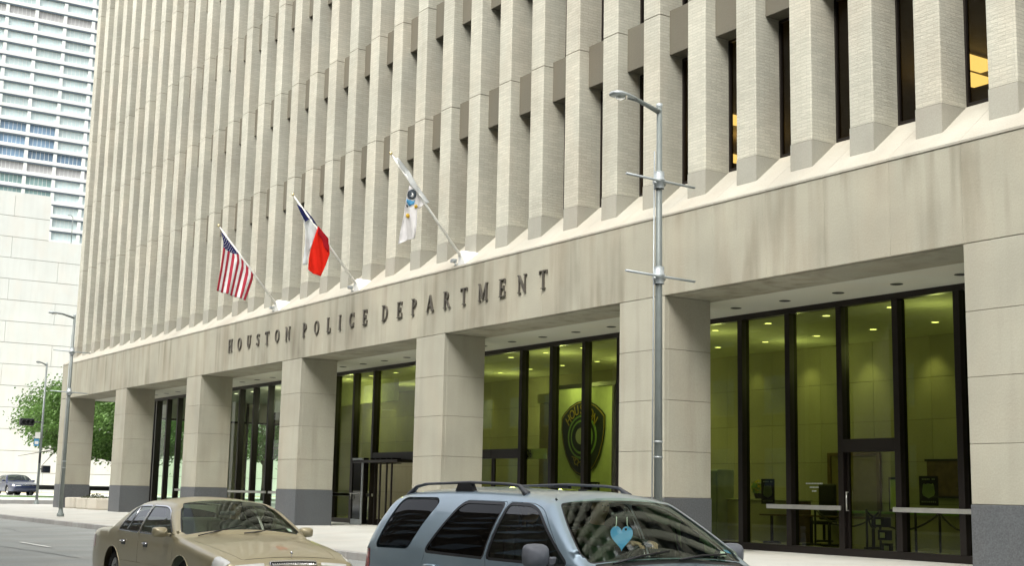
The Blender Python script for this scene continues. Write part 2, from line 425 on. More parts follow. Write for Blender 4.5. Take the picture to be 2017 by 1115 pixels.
# kerb of separate stones
kerb = MB(); kerb.box((XK + .1, KY + .02, -.4), (60, KY + .175, -.012), 'joint'); kerb.box((XK + .02, KY + .1, -.4), (XK + .175, 60, -.012), 'joint')
ko = tag(kerb.build('kerb'), kind='structure')
km = MB(); km.box((0, 0, -.45), (2.985, .17, .008), 'kerb', bevel=.02); kme = km.mesh('kerb_stone')
x = XK + .18
while x < 14:
    link('kerb_stone', kme, ko, (x, KY, 0)); x += 3.0
kme2 = MB().box((0, 0, -.45), (.17, 2.985, .008), 'kerb', bevel=.02).mesh('kerb_stone')
y = KY + .2
while y < 24:
    link('kerb_stone', kme2, ko, (XK, y, 0.0)); y += 3.0
mb = MB(); mb.box((14.5, KY, -.45), (60, KY + .17, .008), 'kerb')
tag(mb.build('kerb_stone', ko), kind='stuff')
# sealed cracks and a utility cover in the roadway
mb = MB(); rr = random.Random(2)
for x0, y0 in ((-44, -7.2), (-30, -9.9), (-52, -10.4)):
    px_, py_ = x0, y0
    for q in range(26):
        nx_, ny_ = px_ + .45, py_ + rr.uniform(-.09, .09)
        mb.add([(px_, py_ - .025, -.222 - .006 * 0), (nx_, ny_ - .025, -.222), (nx_, ny_ + .025, -.222), (px_, py_ + .025, -.222)], [(0, 1, 2, 3)], 'granite'); px_, py_ = nx_, ny_
for i in range(len(mb.v)):
    v_ = mb.v[i]; yy = v_[1]
    zz = -.2 + (yy + 6.5) * (.05 / 3.5) - .02 if yy < -6.5 else -.215
    mb.v[i] = (v_[0], yy, zz + .006)
tag(mb.build('road_cracks', fixn=False), kind='structure')
# pavement patches / dark spots
mb = MB()
for cx_, cy_, r in ((-33.6, -2.6, .16), (-32.9, -2.9, .10), (-36.6, -3.1, .14), (-37.2, -3.2, .08), (-27.0, -3.6, .1)):
    z = 0.17 * (cy_ - KY - .18) / (-KY - .18) + .004
    mb.add([(cx_ + r * cos(a) * random.uniform(.8, 1.1), cy_ + r * .8 * sin(a), z) for a in [2 * pi * k / 12 for k in range(12)]], [tuple(range(12))], 'granite')
tag(mb.build('pavement_patches', fixn=False), kind='structure')
# far side of the cross street
X2 = XK - 12
mb = MB()
mb.box((X2 - 70, -4.6, -.4), (X2, 120, .22), 'sidewalk')
tag(mb.build('far_pavement'), kind='structure')
mb = MB(); mb.box((X2, -4.6, -.4), (X2 + .2, 120, .235), 'kerb'); tag(mb.build('far_kerb'), kind='structure')
mb = MB(); mb.add([(X2 - 3, -3, .225), (X2 - 3, 120, .225), (X2 - 7, 120, .46), (X2 - 7, -3, .46), (X2 - 45, 120, .46), (X2 - 45, -3, .46)], [(0, 1, 2, 3), (3, 2, 4, 5)], 'white_concrete')
tag(mb.build('plaza', fixn=False), kind='structure')
mb = MB(); mb.add([(X2 - 5.2, -2, .36), (X2 - 5.2, 60, .36), (X2 - 6.8, 60, .454), (X2 - 6.8, -2, .454)], [(0, 1, 2, 3)], 'leaf')
tag(mb.build('grass_verge', fixn=False), kind='structure')

# ------------------------------------------------------------------ office building
bld = empty('office_building', (XP - 3 * BAY, 3.0, 0.17), 0, 'pale stone office block with vertical brick fins above a pillared glass lobby', 'building')
BO = Vector(bld.location)
def bpart(mb, name, parent=None, kind=None, label=None):
    """build geometry given in world coordinates as a part of the building"""
    o = mb.build(name)
    o.parent = parent or bld
    o.matrix_parent_inverse = (parent or bld).matrix_world.inverted() if False else Matrix.Translation(-BO) if parent is None else Matrix.Identity(4)
    if kind: o['kind'] = kind
    if label: o['label'] = label
    return o
def bmesh_part(me, name, loc, parent=None):
    o = bpy.data.objects.new(name, me); COL.objects.link(o); o.location = loc
    o.parent = parent or bld
    if parent is None: o.matrix_parent_inverse = Matrix.Translation(-BO)
    return o

# pillars: dark joint core, cladding blocks, granite plinth
PZ = [1.31, 2.265, 3.335, 4.405, 5.5316]
def pillar(x0, y0=0.0, zb=0.12, label=None):
    c = MB(); c.box((x0 + .02, y0 + .02, zb + .02), (x0 + PW - .02, y0 + PD - .02, ZB - .01), 'joint')
    p = bpart(c, 'pillar', label=label)
    q = MB(); q.box((x0 - .012, y0 - .012, zb), (x0 + PW + .012, y0 + PD + .012, PZ[0] - .004), 'granite', bevel=.006); bpart(q, 'granite_plinth', p)
    for k in range(4):
        # each course: a front stone and the three returns as one block ring
        q = MB(); q.box((x0, y0, PZ[k] + .004), (x0 + PW - .006, y0 + .12, PZ[k + 1] - .004), 'precast_smooth', bevel=.005); bpart(q, 'stone_block', p)
        q = MB(); q.box((x0 + PW - .12, y0 + .1, PZ[k] + .004), (x0 + PW, y0 + PD, PZ[k + 1] - .004), 'precast_smooth', bevel=.005); bpart(q, 'stone_block', p)
        q = MB(); q.box((x0, y0 + .125, PZ[k] + .004), (x0 + .12, y0 + PD, PZ[k + 1] - .004), 'precast_smooth', bevel=.005); bpart(q, 'stone_block', p)
    return p
for i in range(-2, 7): pillar(XP - i * BAY)
for j in (1, 2, 3): pillar(XW + .002, .1 + j * 7.62)

# fascia beam: vertical panels with open joints in front of a dark backing
mb = MB(); mb.box((XW + .05, .06, ZB + .03), (XP + 2 * BAY + PW, SD + .03, ZT - .05), 'joint'); bpart(mb, 'beam_core')
fp = MB(); fp.box((0.002, 0, ZB + .008), (S - .002, .09, ZT), 'precast', bevel=.003); fpm = fp.mesh('fascia_panel')
n0 = int(round(6 * BAY / S))
for k in range(-12, n0):
    bmesh_part(fpm, 'fascia_panel', (XP - (k + 1) * S, 0, 0))
q = MB(); q.box((XP + 12 * S + .004, 0, ZB + .008), (XP + 2 * BAY + PW, .09, ZT), 'precast'); bpart(q, 'fascia_panel')
# west return of the fascia
fp = MB(); fp.box((0, 0.004, ZB + .008), (.09, S - .004, ZT), 'precast', bevel=.004); fpw = fp.mesh('fascia_panel')
for k in range(0, 14): bmesh_part(fpw, 'fascia_panel', (XW, .1 + k * S, 0))
# beam underside with a thin drip groove, stone coloured
sp_ = MB(); sp_.box((0.003, .13, ZB), (S * 3 - .003, SD, ZB + .04), 'precast', bevel=.003); spm = sp_.mesh('beam_soffit')
for k in range(-4, 12): bmesh_part(spm, 'beam_soffit', (XP - (k + 1) * BAY * .5, 0, 0))
q = MB(); q.box((XW + .1, .091, ZB + .012), (XP + 2 * BAY, .129, ZB + .05), 'joint'); bpart(q, 'drip_groove')
# colonnade ceiling: bay panels with joints, recessed downlights
GY = 3.45
CZ = 5.552
cp = MB(); cp.box((0.006, SD + .002, CZ), (BAY - .006, GY + .3, CZ + .05), 'soffit'); cpm = cp.mesh('ceiling_panel')
for i in range(-2, 6): bmesh_part(cpm, 'ceiling_panel', (XP - (i + 1) * BAY + .35, 0, 0))
q = MB(); q.box((XW + .1, SD + .002, CZ), (XP - 6 * BAY + .34, 30, CZ + .05), 'soffit')
bpart(q, 'ceiling_panel')
q = MB(); q.box((XP - 6 * BAY + .36, GY + .31, CZ), (XW + 3.6, 30, CZ + .05), 'soffit'); bpart(q, 'ceiling_panel')
dl = MB(); dl.lathe([(.001, 0), (.105, 0), (.105, -.006), (.125, -.006), (.125, .0)], (0, 0, 0), 'Z', 'dark', 18); dlm = dl.mesh('downlight')
for k in range(-6, 36):
    x = -4.24 - 1.5255 * k
    if x < XW + 1: break
    bmesh_part(dlm, 'downlight', (x, 2.5, CZ - .003))

# sloping sill above the fascia, in slabs
SL = (8.2 - ZT) / 1.07
sl = MB(); sl.prism([(-.015, ZT + .002), (1.12, ZT + .002 + SL * 1.135), (1.12, ZT - .04), (-.015, ZT - .04)], .003, S - .003, 'X', 'sill_stone'); slm = sl.mesh('sill_slab')
for k in range(-12, n0): bmesh_part(slm, 'sill_slab', (XP - (k + 1) * S, 0, 0))

# fins
XF0 = -1.9248; YF = .3881; FWD = .5697
ZJ = [8.17, 12.06] + [12.06 + 3.388 * k for k in range(1, 14)]
def finx(i): return XF0 - i * S
bb = MB()
zf = lambda y: ZT + .004 + SL * (y + .015)
bb.prism([(0, zf(YF)), (0.652, 8.166), (.652, 8.167), (0, 8.167)], 0, FWD, 'X', 'base_block'); bbm = bb.mesh('base_block')
def fin_mesh(h):
    c = .018
    mb = MB(); mb.prism([(c, 0), (FWD - c, 0), (FWD, c), (FWD, .715), (0, .715), (0, c)], 0.0, h, 'Z', 'brick'); return mb.mesh('brick_panel')
fm1 = fin_mesh(ZJ[1] - ZJ[0] - .022); fm2 = fin_mesh(3.388 - .022)
core = MB(); core.box((.014, .014, 8.0), (FWD - .014, .71, 60), 'joint'); corem = core.mesh('fin')
spn = MB(); spn.box((0, 0, 0), (S - FWD, .5, 1.05), 'spandrel', bevel=.006); spm_ = spn.mesh('spandrel_panel')
wp1 = MB(); wp1.add([(0, 0, 0), (S - FWD, 0, 0), (S - FWD, 0, 2.93), (0, 0, 2.93)], [(0, 1, 2, 3)], 'office_glass'); wpm1 = wp1.mesh('window_pane')
wp2 = MB(); wp2.add([(0, 0, 0), (S - FWD, 0, 0), (S - FWD, 0, 2.34), (0, 0, 2.34)], [(0, 1, 2, 3)], 'office_glass'); wpm2 = wp2.mesh('window_pane')
def wframe(h):
    mb = MB(); W_ = S - FWD
    mb.box((0, -.03, 0), (.045, .05, h), 'bronze'); mb.box((W_ - .045, -.03, 0), (W_, .05, h), 'bronze')
    mb.box((.045, -.03, 0), (W_ - .045, .05, .07), 'bronze'); mb.box((.045, -.03, h - .05), (W_ - .045, .05, h), 'bronze')
    return mb.mesh('window_frame')
wfm1, wfm2 = wframe(2.93), wframe(2.34)
NL = 7
def storeys(i): return 2 if i < 4 else 2 + int((i - 4) / 7.0) + 1
ZS0 = 11.14
for i in range(-1, 37):
    x = finx(i)
    f = bmesh_part(corem, 'fin', (x, YF, 0))
    b_ = link('base_block', bbm, f); b_.matrix_parent_inverse = Matrix.Identity(4)
    ns = min(storeys(i), NL)
    for k in range(ns):
        link('brick_panel', fm1 if k == 0 else fm2, f, (0, 0, ZJ[k] + .003))
    if i < 36:
        for k in range(ns):
            xl = finx(i + 1) + FWD
            bmesh_part(spm_, 'spandrel_panel', (xl, .68, ZS0 + 3.388 * k))
            zb = 8.2 if k == 0 else ZS0 + 1.05 + 3.388 * (k - 1)
            p = bmesh_part(wfm1 if k == 0 else wfm2, 'window_frame', (xl, 1.085, zb))
            link('window_pane', wpm1 if k == 0 else wpm2, p, (0, 0.02, 0))
# everything of the fin wall that is outside the picture, kept for reflections and shade
up = MB()
for i in range(-12, 37):
    x = finx(i); ns = min(storeys(i), NL) if i >= -1 else 0
    z0 = ZJ[ns] + .003 if i >= -1 else ZJ[0]
    if i < -1: up.box((x, YF, 7.4), (x + FWD, 1.3, z0), 'base_block')
    k = ns
    up.box((x, YF, z0), (x + FWD, 1.103, 58), 'brick')
    if i < 36:
        xl = finx(i + 1) + FWD; W_ = S - FWD
        for k in range(ns if i >= -1 else 0, 14):
            up.box((xl, .68, ZS0 + 3.388 * k), (xl + W_, 1.2, ZS0 + 1.05 + 3.388 * k), 'spandrel')
        zz = ZS0 + 1.05 + 3.388 * (ns - 1) if i >= -1 else 8.2
        up.add([(xl, 1.105, zz), (xl + W_, 1.105, zz), (xl + W_, 1.105, 58), (xl, 1.105, 58)], [(0, 1, 2, 3)], 'office_glass')
bpart(up, 'upper_fins', kind='stuff')
# west corner face with its own fins
wf = MB()
wf.box((XW + .35, .40, 8.2), (finx(36) - .002, 2.0, 58), 'brick')
wf.box((XW + .35, .385, 7.6), (finx(36) - .002, 1.9, 8.19), 'base_block')
for k in range(1, 20):
    wf.box((XW + .30, YF + k * S, 7.7), (XW + 1.2, YF + k * S + FWD, 58), 'brick')
wf.box((XW + .9, 2.0, 7.0), (XW + 1.1, 32, 58), 'spandrel')
bpart(wf, 'west_fins', kind='stuff')
# office interiors: floor slabs, back wall, cross walls
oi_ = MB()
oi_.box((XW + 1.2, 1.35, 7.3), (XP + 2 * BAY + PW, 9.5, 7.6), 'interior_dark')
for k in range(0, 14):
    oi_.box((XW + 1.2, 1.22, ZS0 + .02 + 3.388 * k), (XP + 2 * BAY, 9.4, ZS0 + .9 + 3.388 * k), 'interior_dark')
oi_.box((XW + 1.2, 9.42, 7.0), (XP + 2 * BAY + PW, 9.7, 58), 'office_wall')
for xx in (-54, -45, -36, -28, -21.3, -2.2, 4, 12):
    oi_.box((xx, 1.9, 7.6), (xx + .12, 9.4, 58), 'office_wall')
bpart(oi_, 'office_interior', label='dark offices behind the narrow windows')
sh = MB()
sh.box((XW + .9, 31.8, 0.1), (XP + 2 * BAY + PW, 32, 58), 'spandrel')
sh.box((XP + 2 * BAY + PW - .2, 1.3, 0.1), (XP + 2 * BAY + PW, 31.8, 58), 'spandrel')
sh.box((XW + .4, .45, 58), (XP + 2 * BAY + PW, 32, 58.4), 'precast')
bpart(sh, 'building_shell')
# lit fluorescent troughs seen through the first office windows
ft = MB(); ft.box((-.30, -.62, 0), (.30, .62, .06), 'office_tube'); ftm = ft.mesh('fluorescent_fixture')
for (x, y) in ((-6.75, 6.4), (-7.55, 7.2), (-13.4, 5.35), (-16.4, 8.1)):
    bmesh_part(ftm, 'fluorescent_fixture', (x, y, ZS0 - .07))

# lobby curtain wall
XM0 = -5.035
FZ = 0.2
HZ = CZ
fr = MB()
XWL = XP - 5.52 * BAY            # west end of the glazed lobby
fr.box((XWL, GY - .09, HZ - .13), (XP + 2 * BAY, GY + .09, HZ - .001), 'bronze')
fr.box((XWL, GY - .10, FZ - .06), (XP + 2 * BAY, GY + .10, FZ + .14), 'bronze')
bpart(fr, 'curtain_wall_frame')
mu = MB(); mu.box((-.075, GY - .12, FZ + .14), (.075, GY + .12, HZ - .131), 'bronze', bevel=.006); mum = mu.mesh('mullion')
pn = MB(); pn.add([(.076, GY + .02, FZ + .14), (S - .076, GY + .02, FZ + .14), (S - .076, GY + .02, HZ - .131), (.076, GY + .02, HZ - .131)], [(0, 1, 2, 3)], 'lobby_glass'); pnm = pn.mesh('glass_pane')
pn.mats = ['west_glass']; pnw = pn.mesh('glass_pane')
WIDE = (14, 10)                  # two modules wide, door below and one big pane above
k = -9
while True:
    x = XM0 - S * k
    if x < XWL: break
    if k - 1 not in WIDE: bmesh_part(mum, 'mullion', (x, 0, 0))
    if k in WIDE or k == 1:      # pane above a door
        ww = 2 * S if k in WIDE else S
        up_ = MB(); up_.add([(-ww + .076, GY + .02, 2.60), (-.076, GY + .02, 2.60), (-.076, GY + .02, HZ - .131), (-ww + .076, GY + .02, HZ - .131)], [(0, 1, 2, 3)], 'lobby_glass')
        bmesh_part(up_.mesh('glass_pane'), 'glass_pane', (x, 0, 0))
    elif k - 1 in WIDE: pass
    elif x - S > XWL:
        bmesh_part(pnm if k < 20 else pnw, 'glass_pane', (x - S, 0, 0))
    k += 1
bmesh_part(mum, 'mullion', (XWL + .08, 0, 0))
def hinged_door(x0, x1, swing=0.0, kind='single'):
    tr = MB(); tr.box((x0 + .076, GY - .115, 2.33), (x1 - .076, GY + .115, 2.60), 'bronze'); bpart(tr, 'door_transom')
    d = empty('door', (x0 + .09, GY, FZ - .04)); d.parent = bld; d.matrix_parent_inverse = Matrix.Translation(-BO)
    w_ = x1 - x0 - .18
    d.rotation_euler = (0, 0, swing)
    f = MB(); st = .06
    f.box((0, -.03, .02), (st, .03, 2.36), 'bronze'); f.box((w_ - st, -.03, .02), (w_, .03, 2.36), 'bronze')
    f.box((st, -.03, 2.28), (w_ - st, .03, 2.36), 'bronze'); f.box((st, -.03, .02), (w_ - st, .03, .14), 'bronze')
    o = f.build('door_frame', d)
    g = MB(); g.add([(st, 0, .14), (w_ - st, 0, .14), (w_ - st, 0, 2.28), (st, 0, 2.28)], [(0, 1, 2, 3)], 'lobby_glass'); g.build('door_glass', d, fixn=False)
    h = MB(); h.tube([(st * .5, -.09, .95), (st * .5, -.09, 1.35)], .014, 'aluminium'); h.box((.02, -.09, .95), (.04, -.03, .97), 'aluminium'); h.box((.02, -.09, 1.33), (.04, -.03, 1.35), 'aluminium')
    h.build('door_handle', d)
    return d
hinged_door(XM0 - 2 * S, XM0 - S)
hinged_door(XM0 - 12 * S, XM0 - 11 * S + .07); hinged_door(XM0 - 11 * S - .07, XM0 - 10 * S)
# revolving door module in the bay left of the middle pillar
x0, x1 = XM0 - 16 * S, XM0 - 14 * S
tr = MB(); tr.box((x0 + .076, GY - .115, 2.33), (x1 - .076, GY + .115, 2.60), 'bronze'); tr.box((x0 - .25, GY - .75, 2.24), (x1 - .02, GY - .13, 2.33), 'bronze'); bpart(tr, 'door_canopy')
d = empty('vestibule_door', (x0 - .2, GY - .72, FZ - .04)); d.parent = bld; d.matrix_parent_inverse = Matrix.Translation(-BO)
f = MB(); w_ = .78; st = .05
f.box((0, -.03, .02), (st, .03, 2.24), 'bronze'); f.box((w_ - st, -.025, .02), (w_, .025, 2.24), 'galvanised'); f.box((st, -.03, 2.14), (w_ - st, .03, 2.24), 'galvanised'); f.box((st, -.03, .02), (w_ - st, .03, .2), 'galvanised')
f.box((-.03, 0, 0), (.03, .6, 2.26), 'bronze')
f.build('door_frame', d)
g = MB(); g.add([(st, 0, .2), (w_ - st, 0, .2), (w_ - st, 0, 2.14), (st, 0, 2.14)], [(0, 1, 2, 3)], 'lobby_glass'); g.build('door_glass', d, fixn=False)
g = MB(); g.tube([(.05, -.07, 1.05), (.73, -.07, 1.05)], .018, 'aluminium'); g.tube([(.08, -.07, .85), (.08, -.07, 1.05)], .018, 'aluminium'); g.build('push_bar', d)
for s_, xx in ((1, .82), (2, 1.15), (3, 1.50), (4, 1.95), (5, 2.3)):
    f = MB(); f.box((xx, .25, .02), (xx + .05, .30, 2.24), 'bronze'); f.box((xx, .30, 2.05), (xx + .03, .62, 2.24), 'bronze'); f.box((xx, .30, .02), (xx + .03, .62, .22), 'bronze')
    f.build('door_wing', d)
# grab rail across the panes
def rail(xa, xb):
    r = MB(); r.box((xa, GY - .19, 1.12), (xb, GY - .135, 1.215), 'aluminium', bevel=.006); bpart(r, 'grab_rail')
rail(XP - BAY + PW - .4, XM0 - 2 * S + .02); rail(XM0 - S - .1, XP + .3)
for i in (2, 3, 4): pass
rail(XM0 - 20 * S, x0 - .32)
rail(XM0 - 10.6 * S, XM0 - 9 * S + 2)
rail(XP - 4 * BAY + .8, XP - 3 * BAY + .5); rail(XP - 5 * BAY - .9, XP - 4 * BAY + .5)

# lobby box behind the glass
LB = 9.6
lob = MB(); lob.box((XWL, GY + .1, FZ - .05), (XP + 2 * BAY, 16, FZ), 'lobby_floor'); bpart(lob, 'lobby_floor')
lob = MB(); lob.box((XWL, GY + .31, CZ), (XP + 2 * BAY, 16, CZ + .2), 'lobby_ceiling'); bpart(lob, 'lobby_ceiling')
XBW = -45.2
lob = MB(); lob.box((XBW, LB + .02, FZ), (XP + 2 * BAY, LB + .2, CZ), 'joint'); lob.box((XBW, LB, FZ), (XBW + .2, 16, CZ), 'lobby_stone'); lob.box((XP + 2 * BAY, GY, FZ), (XP + 2 * BAY + .2, LB, CZ), 'lobby_stone')
lob.box((XWL, 15.8, FZ), (XBW, 16, CZ), 'lobby_stone')
wall = bpart(lob, 'lobby_wall')
pw_, ph_ = 1.9, (CZ - FZ) / 5
stn = MB(); stn.box((.005, -.0, .005), (pw_ - .005, .03, ph_ - .005), 'lobby_stone'); stm = stn.mesh('wall_stone')
x = XBW + .2
while x < 3:
    for k in range(5): link('wall_stone', stm, wall, (x, LB - .012, FZ + k * ph_))
    x += pw_
# west glazing of the lobby
for y in (GY + .2, GY + 1.7, GY + 3.2, GY + 4.7, 9.6, 11.1, 12.6, 14.1, 15.6):
    q = MB(); q.box((XWL, y - .07, FZ), (XWL + .2, y + .07, CZ), 'bronze'); bpart(q, 'mullion')
q = MB(); q.box((XWL - .01, GY + .27, 4.52), (XWL + .19, 15.5, 4.62), 'bronze'); q.box((XWL - .005, 3.72, 4.62), (XWL + .18, 15.5, CZ), 'soffit'); q.box((XWL, GY + .27, FZ), (XWL + .2, 15.5, FZ + .12), 'bronze'); bpart(q, 'curtain_wall_frame')
q = MB(); q.box((XWL + .02, 7.0, FZ + .12), (XWL + .22, 8.1, 4.52), 'lobby_stone'); bpart(q, 'lobby_wall')
q = MB(); q.add([(XWL + .1, GY + .3, FZ + .1), (XWL + .1, 15.5, FZ + .1), (XWL + .1, 15.5, 4.52), (XWL + .1, GY + .3, 4.52)], [(0, 1, 2, 3)], 'west_glass'); bpart(q, 'glass_pane')
# white suspended header in the lobby behind the pillars on the left
q = MB(); q.box((XBW + .2, GY + 2.6, 4.7), (-33, GY + 2.8, CZ), 'lobby_ceiling'); bpart(q, 'ceiling_drop')

# lobby lights (lit in the photograph): recessed fittings and wall washers
llm = MB(); llm.lathe([(.001, -.004), (.085, -.004), (.085, .0)], (0, 0, 0), 'Z', 'lamp_warm', 12)
llm.lathe([(.087, -.002), (.12, -.008), (.12, 0)], (0, 0, 0), 'Z', 'aluminium', 12); llm = llm.mesh('ceiling_light')
for k in range(0, 23):
    x = -4.2 - 1.9 * k
    for y in (4.9, 7.6):
        bmesh_part(llm, 'ceiling_light', (x + (.9 if y == 7.6 else 0), y, CZ - .004))
def lamp(kind, name, loc, energy, col, **k):
    L = bpy.data.lights.new(name, kind); L.energy = energy; L.color = col
    for a, v in k.items(): setattr(L, a, v)
    o = bpy.data.objects.new(name, L); COL.objects.link(o); o.location = loc
    o.parent = bld; o.matrix_parent_inverse = Matrix.Translation(-BO); return o
for k, x in enumerate((-6.5, -8.55, -10.65, -12.8, -14.95, -17.1, -19.6, -28.0, -31.8, -34.5, -39.6, -41.5)):
    lamp('SPOT', 'wall_washer', (x, LB - .55, CZ - .05), 25 if k in (2, 3, 4) else 15, (1, .93, .62), spot_size=radians(75), spot_blend=1.0, shadow_soft_size=.08).rotation_euler = (radians(12), 0, 0)
for x in (-7, -14, -21, -28, -35, -41):
    for y in (5.2, 8.0): lamp('POINT', 'ceiling_lighting', (x, y, CZ - .9), 13 if x > -18 else 19, (1, .95, .72), shadow_soft_size=.12)
for x in (-7.2, -14.5): lamp('POINT', 'office_fill', (x, 6.6, 10.6), 45, (1, .78, .4), shadow_soft_size=.2)  # added warm fill so the upper offices are not black
o = lamp('SPOT', 'banner_fill', (-18.4, 4.4, CZ - .1), 150, (1, .95, .7), spot_size=radians(95), spot_blend=1.0, shadow_soft_size=.1); o.rotation_euler = (radians(38), 0, 0)  # added spot that brightens the banner, no fitting of its own

# ------------------------------------------------------------------ raised serif letters on the beam
# strokes in a unit-high cell: ('l', x0,y0,x1,y1,w) straight, ('a', cx,cy,rx,ry,a0,a1,wthick,wthin) bowl
V, T = .128, .062
def stem(x): return [('l', x, 0, x, 1, V), ('l', x - .14, .03, x + .14, .03, .06), ('l', x - .14, .97, x + .14, .97, .06)]
GL = {
 'H': (.86, stem(.17) + stem(.69) + [('l', .17, .5, .69, .5, T)]),
 'O': (.86, [('a', .43, .5, .36, .47, 0, 360, V, T)]),
 'U': (.84, [('l', .18, .97, .18, .32, V), ('l', .06, .97, .32, .97, .06), ('l', .66, .97, .66, .32, T), ('l', .54, .97, .78, .97, .06), ('a', .42, .32, .24, .28, 180, 360, V * .8, T)]),
 'S': (.62, [('a', .31, .73, .22, .23, 30, 250, T * 1.1, T), ('l', .16, .60, .46, .42, V), ('a', .31, .27, .22, .23, -150, 70, T * 1.1, T), ('l', .53, .72, .53, .92, .05), ('l', .08, .08, .08, .28, .05)]),
 'T': (.76, [('l', .38, 0, .38, .98, V), ('l', .05, .95, .71, .95, T), ('l', .06, .76, .06, .97, .05), ('l', .70, .76, .70, .97, .05), ('l', .22, .03, .54, .03, .06)]),
 'N': (.88, [('l', .16, 0, .16, .98, T), ('l', .04, .03, .28, .03, .06), ('l', .14, .95, .72, .05, V), ('l', .72, 0, .72, .98, T), ('l', .60, .97, .84, .97, .06), ('l', .03, .97, .18, .97, .06)]),
 'P': (.68, stem(.17) + [('a', .34, .73, .25, .24, -90, 90, V, T), ('l', .17, .965, .34, .965, T), ('l', .17, .50, .34, .50, T)]),
 'L': (.64, stem(.17) + [('l', .17, .04, .56, .04, T), ('l', .56, .02, .56, .26, .05)]),
 'I': (.36, stem(.18)),
 'C': (.76, [('a', .42, .5, .34, .47, 45, 315, V, T), ('l', .67, .68, .67, .95, .05), ('l', .67, .07, .67, .30, .05)]),
 'E': (.68, stem(.17) + [('l', .17, .96, .58, .96, T), ('l', .17, .5, .46, .5, T), ('l', .17, .04, .60, .04, T), ('l', .59, .74, .59, .97, .05), ('l', .46, .38, .46, .62, .05), ('l', .61, .02, .61, .28, .05)]),
 'D': (.84, stem(.17) + [('a', .36, .5, .38, .46, -90, 90, V, T), ('l', .17, .96, .36, .96, T), ('l', .17, .04, .36, .04, T)]),
 'A': (.84, [('l', .10, 0, .42, .98, T), ('l', .42, .98, .74, 0, V), ('l', .24, .34, .60, .34, T), ('l', 0, .03, .22, .03, .06), ('l', .58, .03, .86, .03, .06)]),
 'R': (.78, stem(.17) + [('a', .34, .74, .23, .23, -90, 90, V, T), ('l', .17, .965, .34, .965, T), ('l', .17, .50, .34, .50, T), ('l', .36, .50, .68, .03, V * .9), ('l', .60, .03, .78, .03, .06)]),
 'M': (1.0, [('l', .14, 0, .14, .98, T), ('l', .03, .03, .26, .03, .06), ('l', .14, .96, .48, .10, V * .9), ('l', .48, .10, .82, .96, T), ('l', .84, 0, .84, .98, V), ('l', .72, .03, .97, .03, .06), ('l', .03, .97, .20, .97, .06), ('l', .78, .97, .97, .97, .06)]),
}
def glyph(mb, ch, x, z, size, ysurf, depth, mat, wx=1.0):
    """front faces look towards -Y; every stroke gets its own depth so none are coplanar"""
    for n_, st_ in enumerate(GL[ch][1]):
        d = depth + .0007 * n_
        if st_[0] == 'l':
            _, a0, b0, a1, b1, w_ = st_
            L = hypot((a1 - a0), (b1 - b0)); nx, ny = -(b1 - b0) / L * w_ / 2, (a1 - a0) / L * w_ / 2
            pts = [(a0 + nx, b0 + ny), (a0 - nx, b0 - ny), (a1 - nx, b1 - ny), (a1 + nx, b1 + ny)]
            quads = [pts]
        else:
            _, cx_, cy_, rx, ry, d0, d1, wt, wn = st_
            N = max(6, int(abs(d1 - d0) / 20)); quads = []
            ring = []
            for k in range(N + 1):
                a = radians(d0 + (d1 - d0) * k / N); h = (wn + (wt - wn) * cos(a) ** 2) / 2
                ring.append(((cx_ + (rx - h * 2) * cos(a), cy_ + (ry - h * 2) * sin(a)), (cx_ + rx * cos(a), cy_ + ry * sin(a))))
            for k in range(N): quads.append([ring[k][0], ring[k][1], ring[k + 1][1], ring[k + 1][0]])
        for q_ in quads:
            mb.prism([(x + a * size * wx, z + b * size) for a, b in q_], ysurf - d, ysurf - .003, 'Y', mat)
sign = empty('building_sign', (-24.3, -.02, 6.2), 0, 'row of dark raised serif letters along the stone beam', 'sign')
for word, xa, xb in (('HOUSTON', -34.55, -29.05), ('POLICE', -28.08, -23.50), ('DEPARTMENT', -22.58, -14.15)):
    ws = [GL[c][0] * .46 for c in word]
    gap = (xb - xa - sum(ws)) / (len(word) - 1)
    x = xa
    for c, w_ in zip(word, ws):
        mb = MB(); glyph(mb, c, 0, 0, .46, 0, .05, 'letter_metal')
        o = link('letter', mb.mesh('letter'), sign, (x + 24.3, .02, 0.0)); x += w_ + gap

# ------------------------------------------------------------------ flags
def flagpole(x, label):
    r = empty('flagpole', (x, 0.12, ZT + .12), 0, label, 'flagpole', None)
    a = Vector((x, -.02, 7.53)); b = Vector((x, -2.2, 9.96))
    def P(mb, name):
        for i in range(len(mb.v)): mb.v[i] = tuple(Vector(mb.v[i]) - Vector(r.location))
        return mb.build(name, r)
    mb = MB(); mb.tube([a, a.lerp(b, .5), b], [.040, .034, .024], 'white_paint', 10); P(mb, 'pole')
    mb = MB(); mb.lathe([(.001, -.05), (.035, -.03), (.045, 0), (.03, .035), (.001, .05)], b + Vector((0, -.02, .03)), 'Z', 'gold', 12); P(mb, 'finial')
    mb = MB()
    # white wedge bracket standing on the sill slope
    y0, y1 = .02, .42
    top = [(x - .06, -.06, 7.62), (x + .06, -.06, 7.62), (x + .06, .03, 7.68), (x - .06, .03, 7.68)]
    bot = [(x - .2, .0, ZT + .02), (x + .2, .0, ZT + .02), (x + .2, .40, ZT + .36), (x - .2, .40, ZT + .36)]
    mb.add(top + bot, [(0, 1, 2, 3), (4, 7, 6, 5), (0, 4, 5, 1), (1, 5, 6, 2), (2, 6, 7, 3), (3, 7, 4, 0)], 'white_paint'); P(mb, 'bracket')
    mb = MB(); mb.tube([(x - .28, .02, ZT + .03), (x - .36, -.02, ZT + .16)], .02, 'galvanised', 8); mb.box((x - .46, -.08, ZT + .13), (x - .30, .05, ZT + .22), 'galvanised', bevel=.01); P(mb, 'floodlight')
    return r, a, b
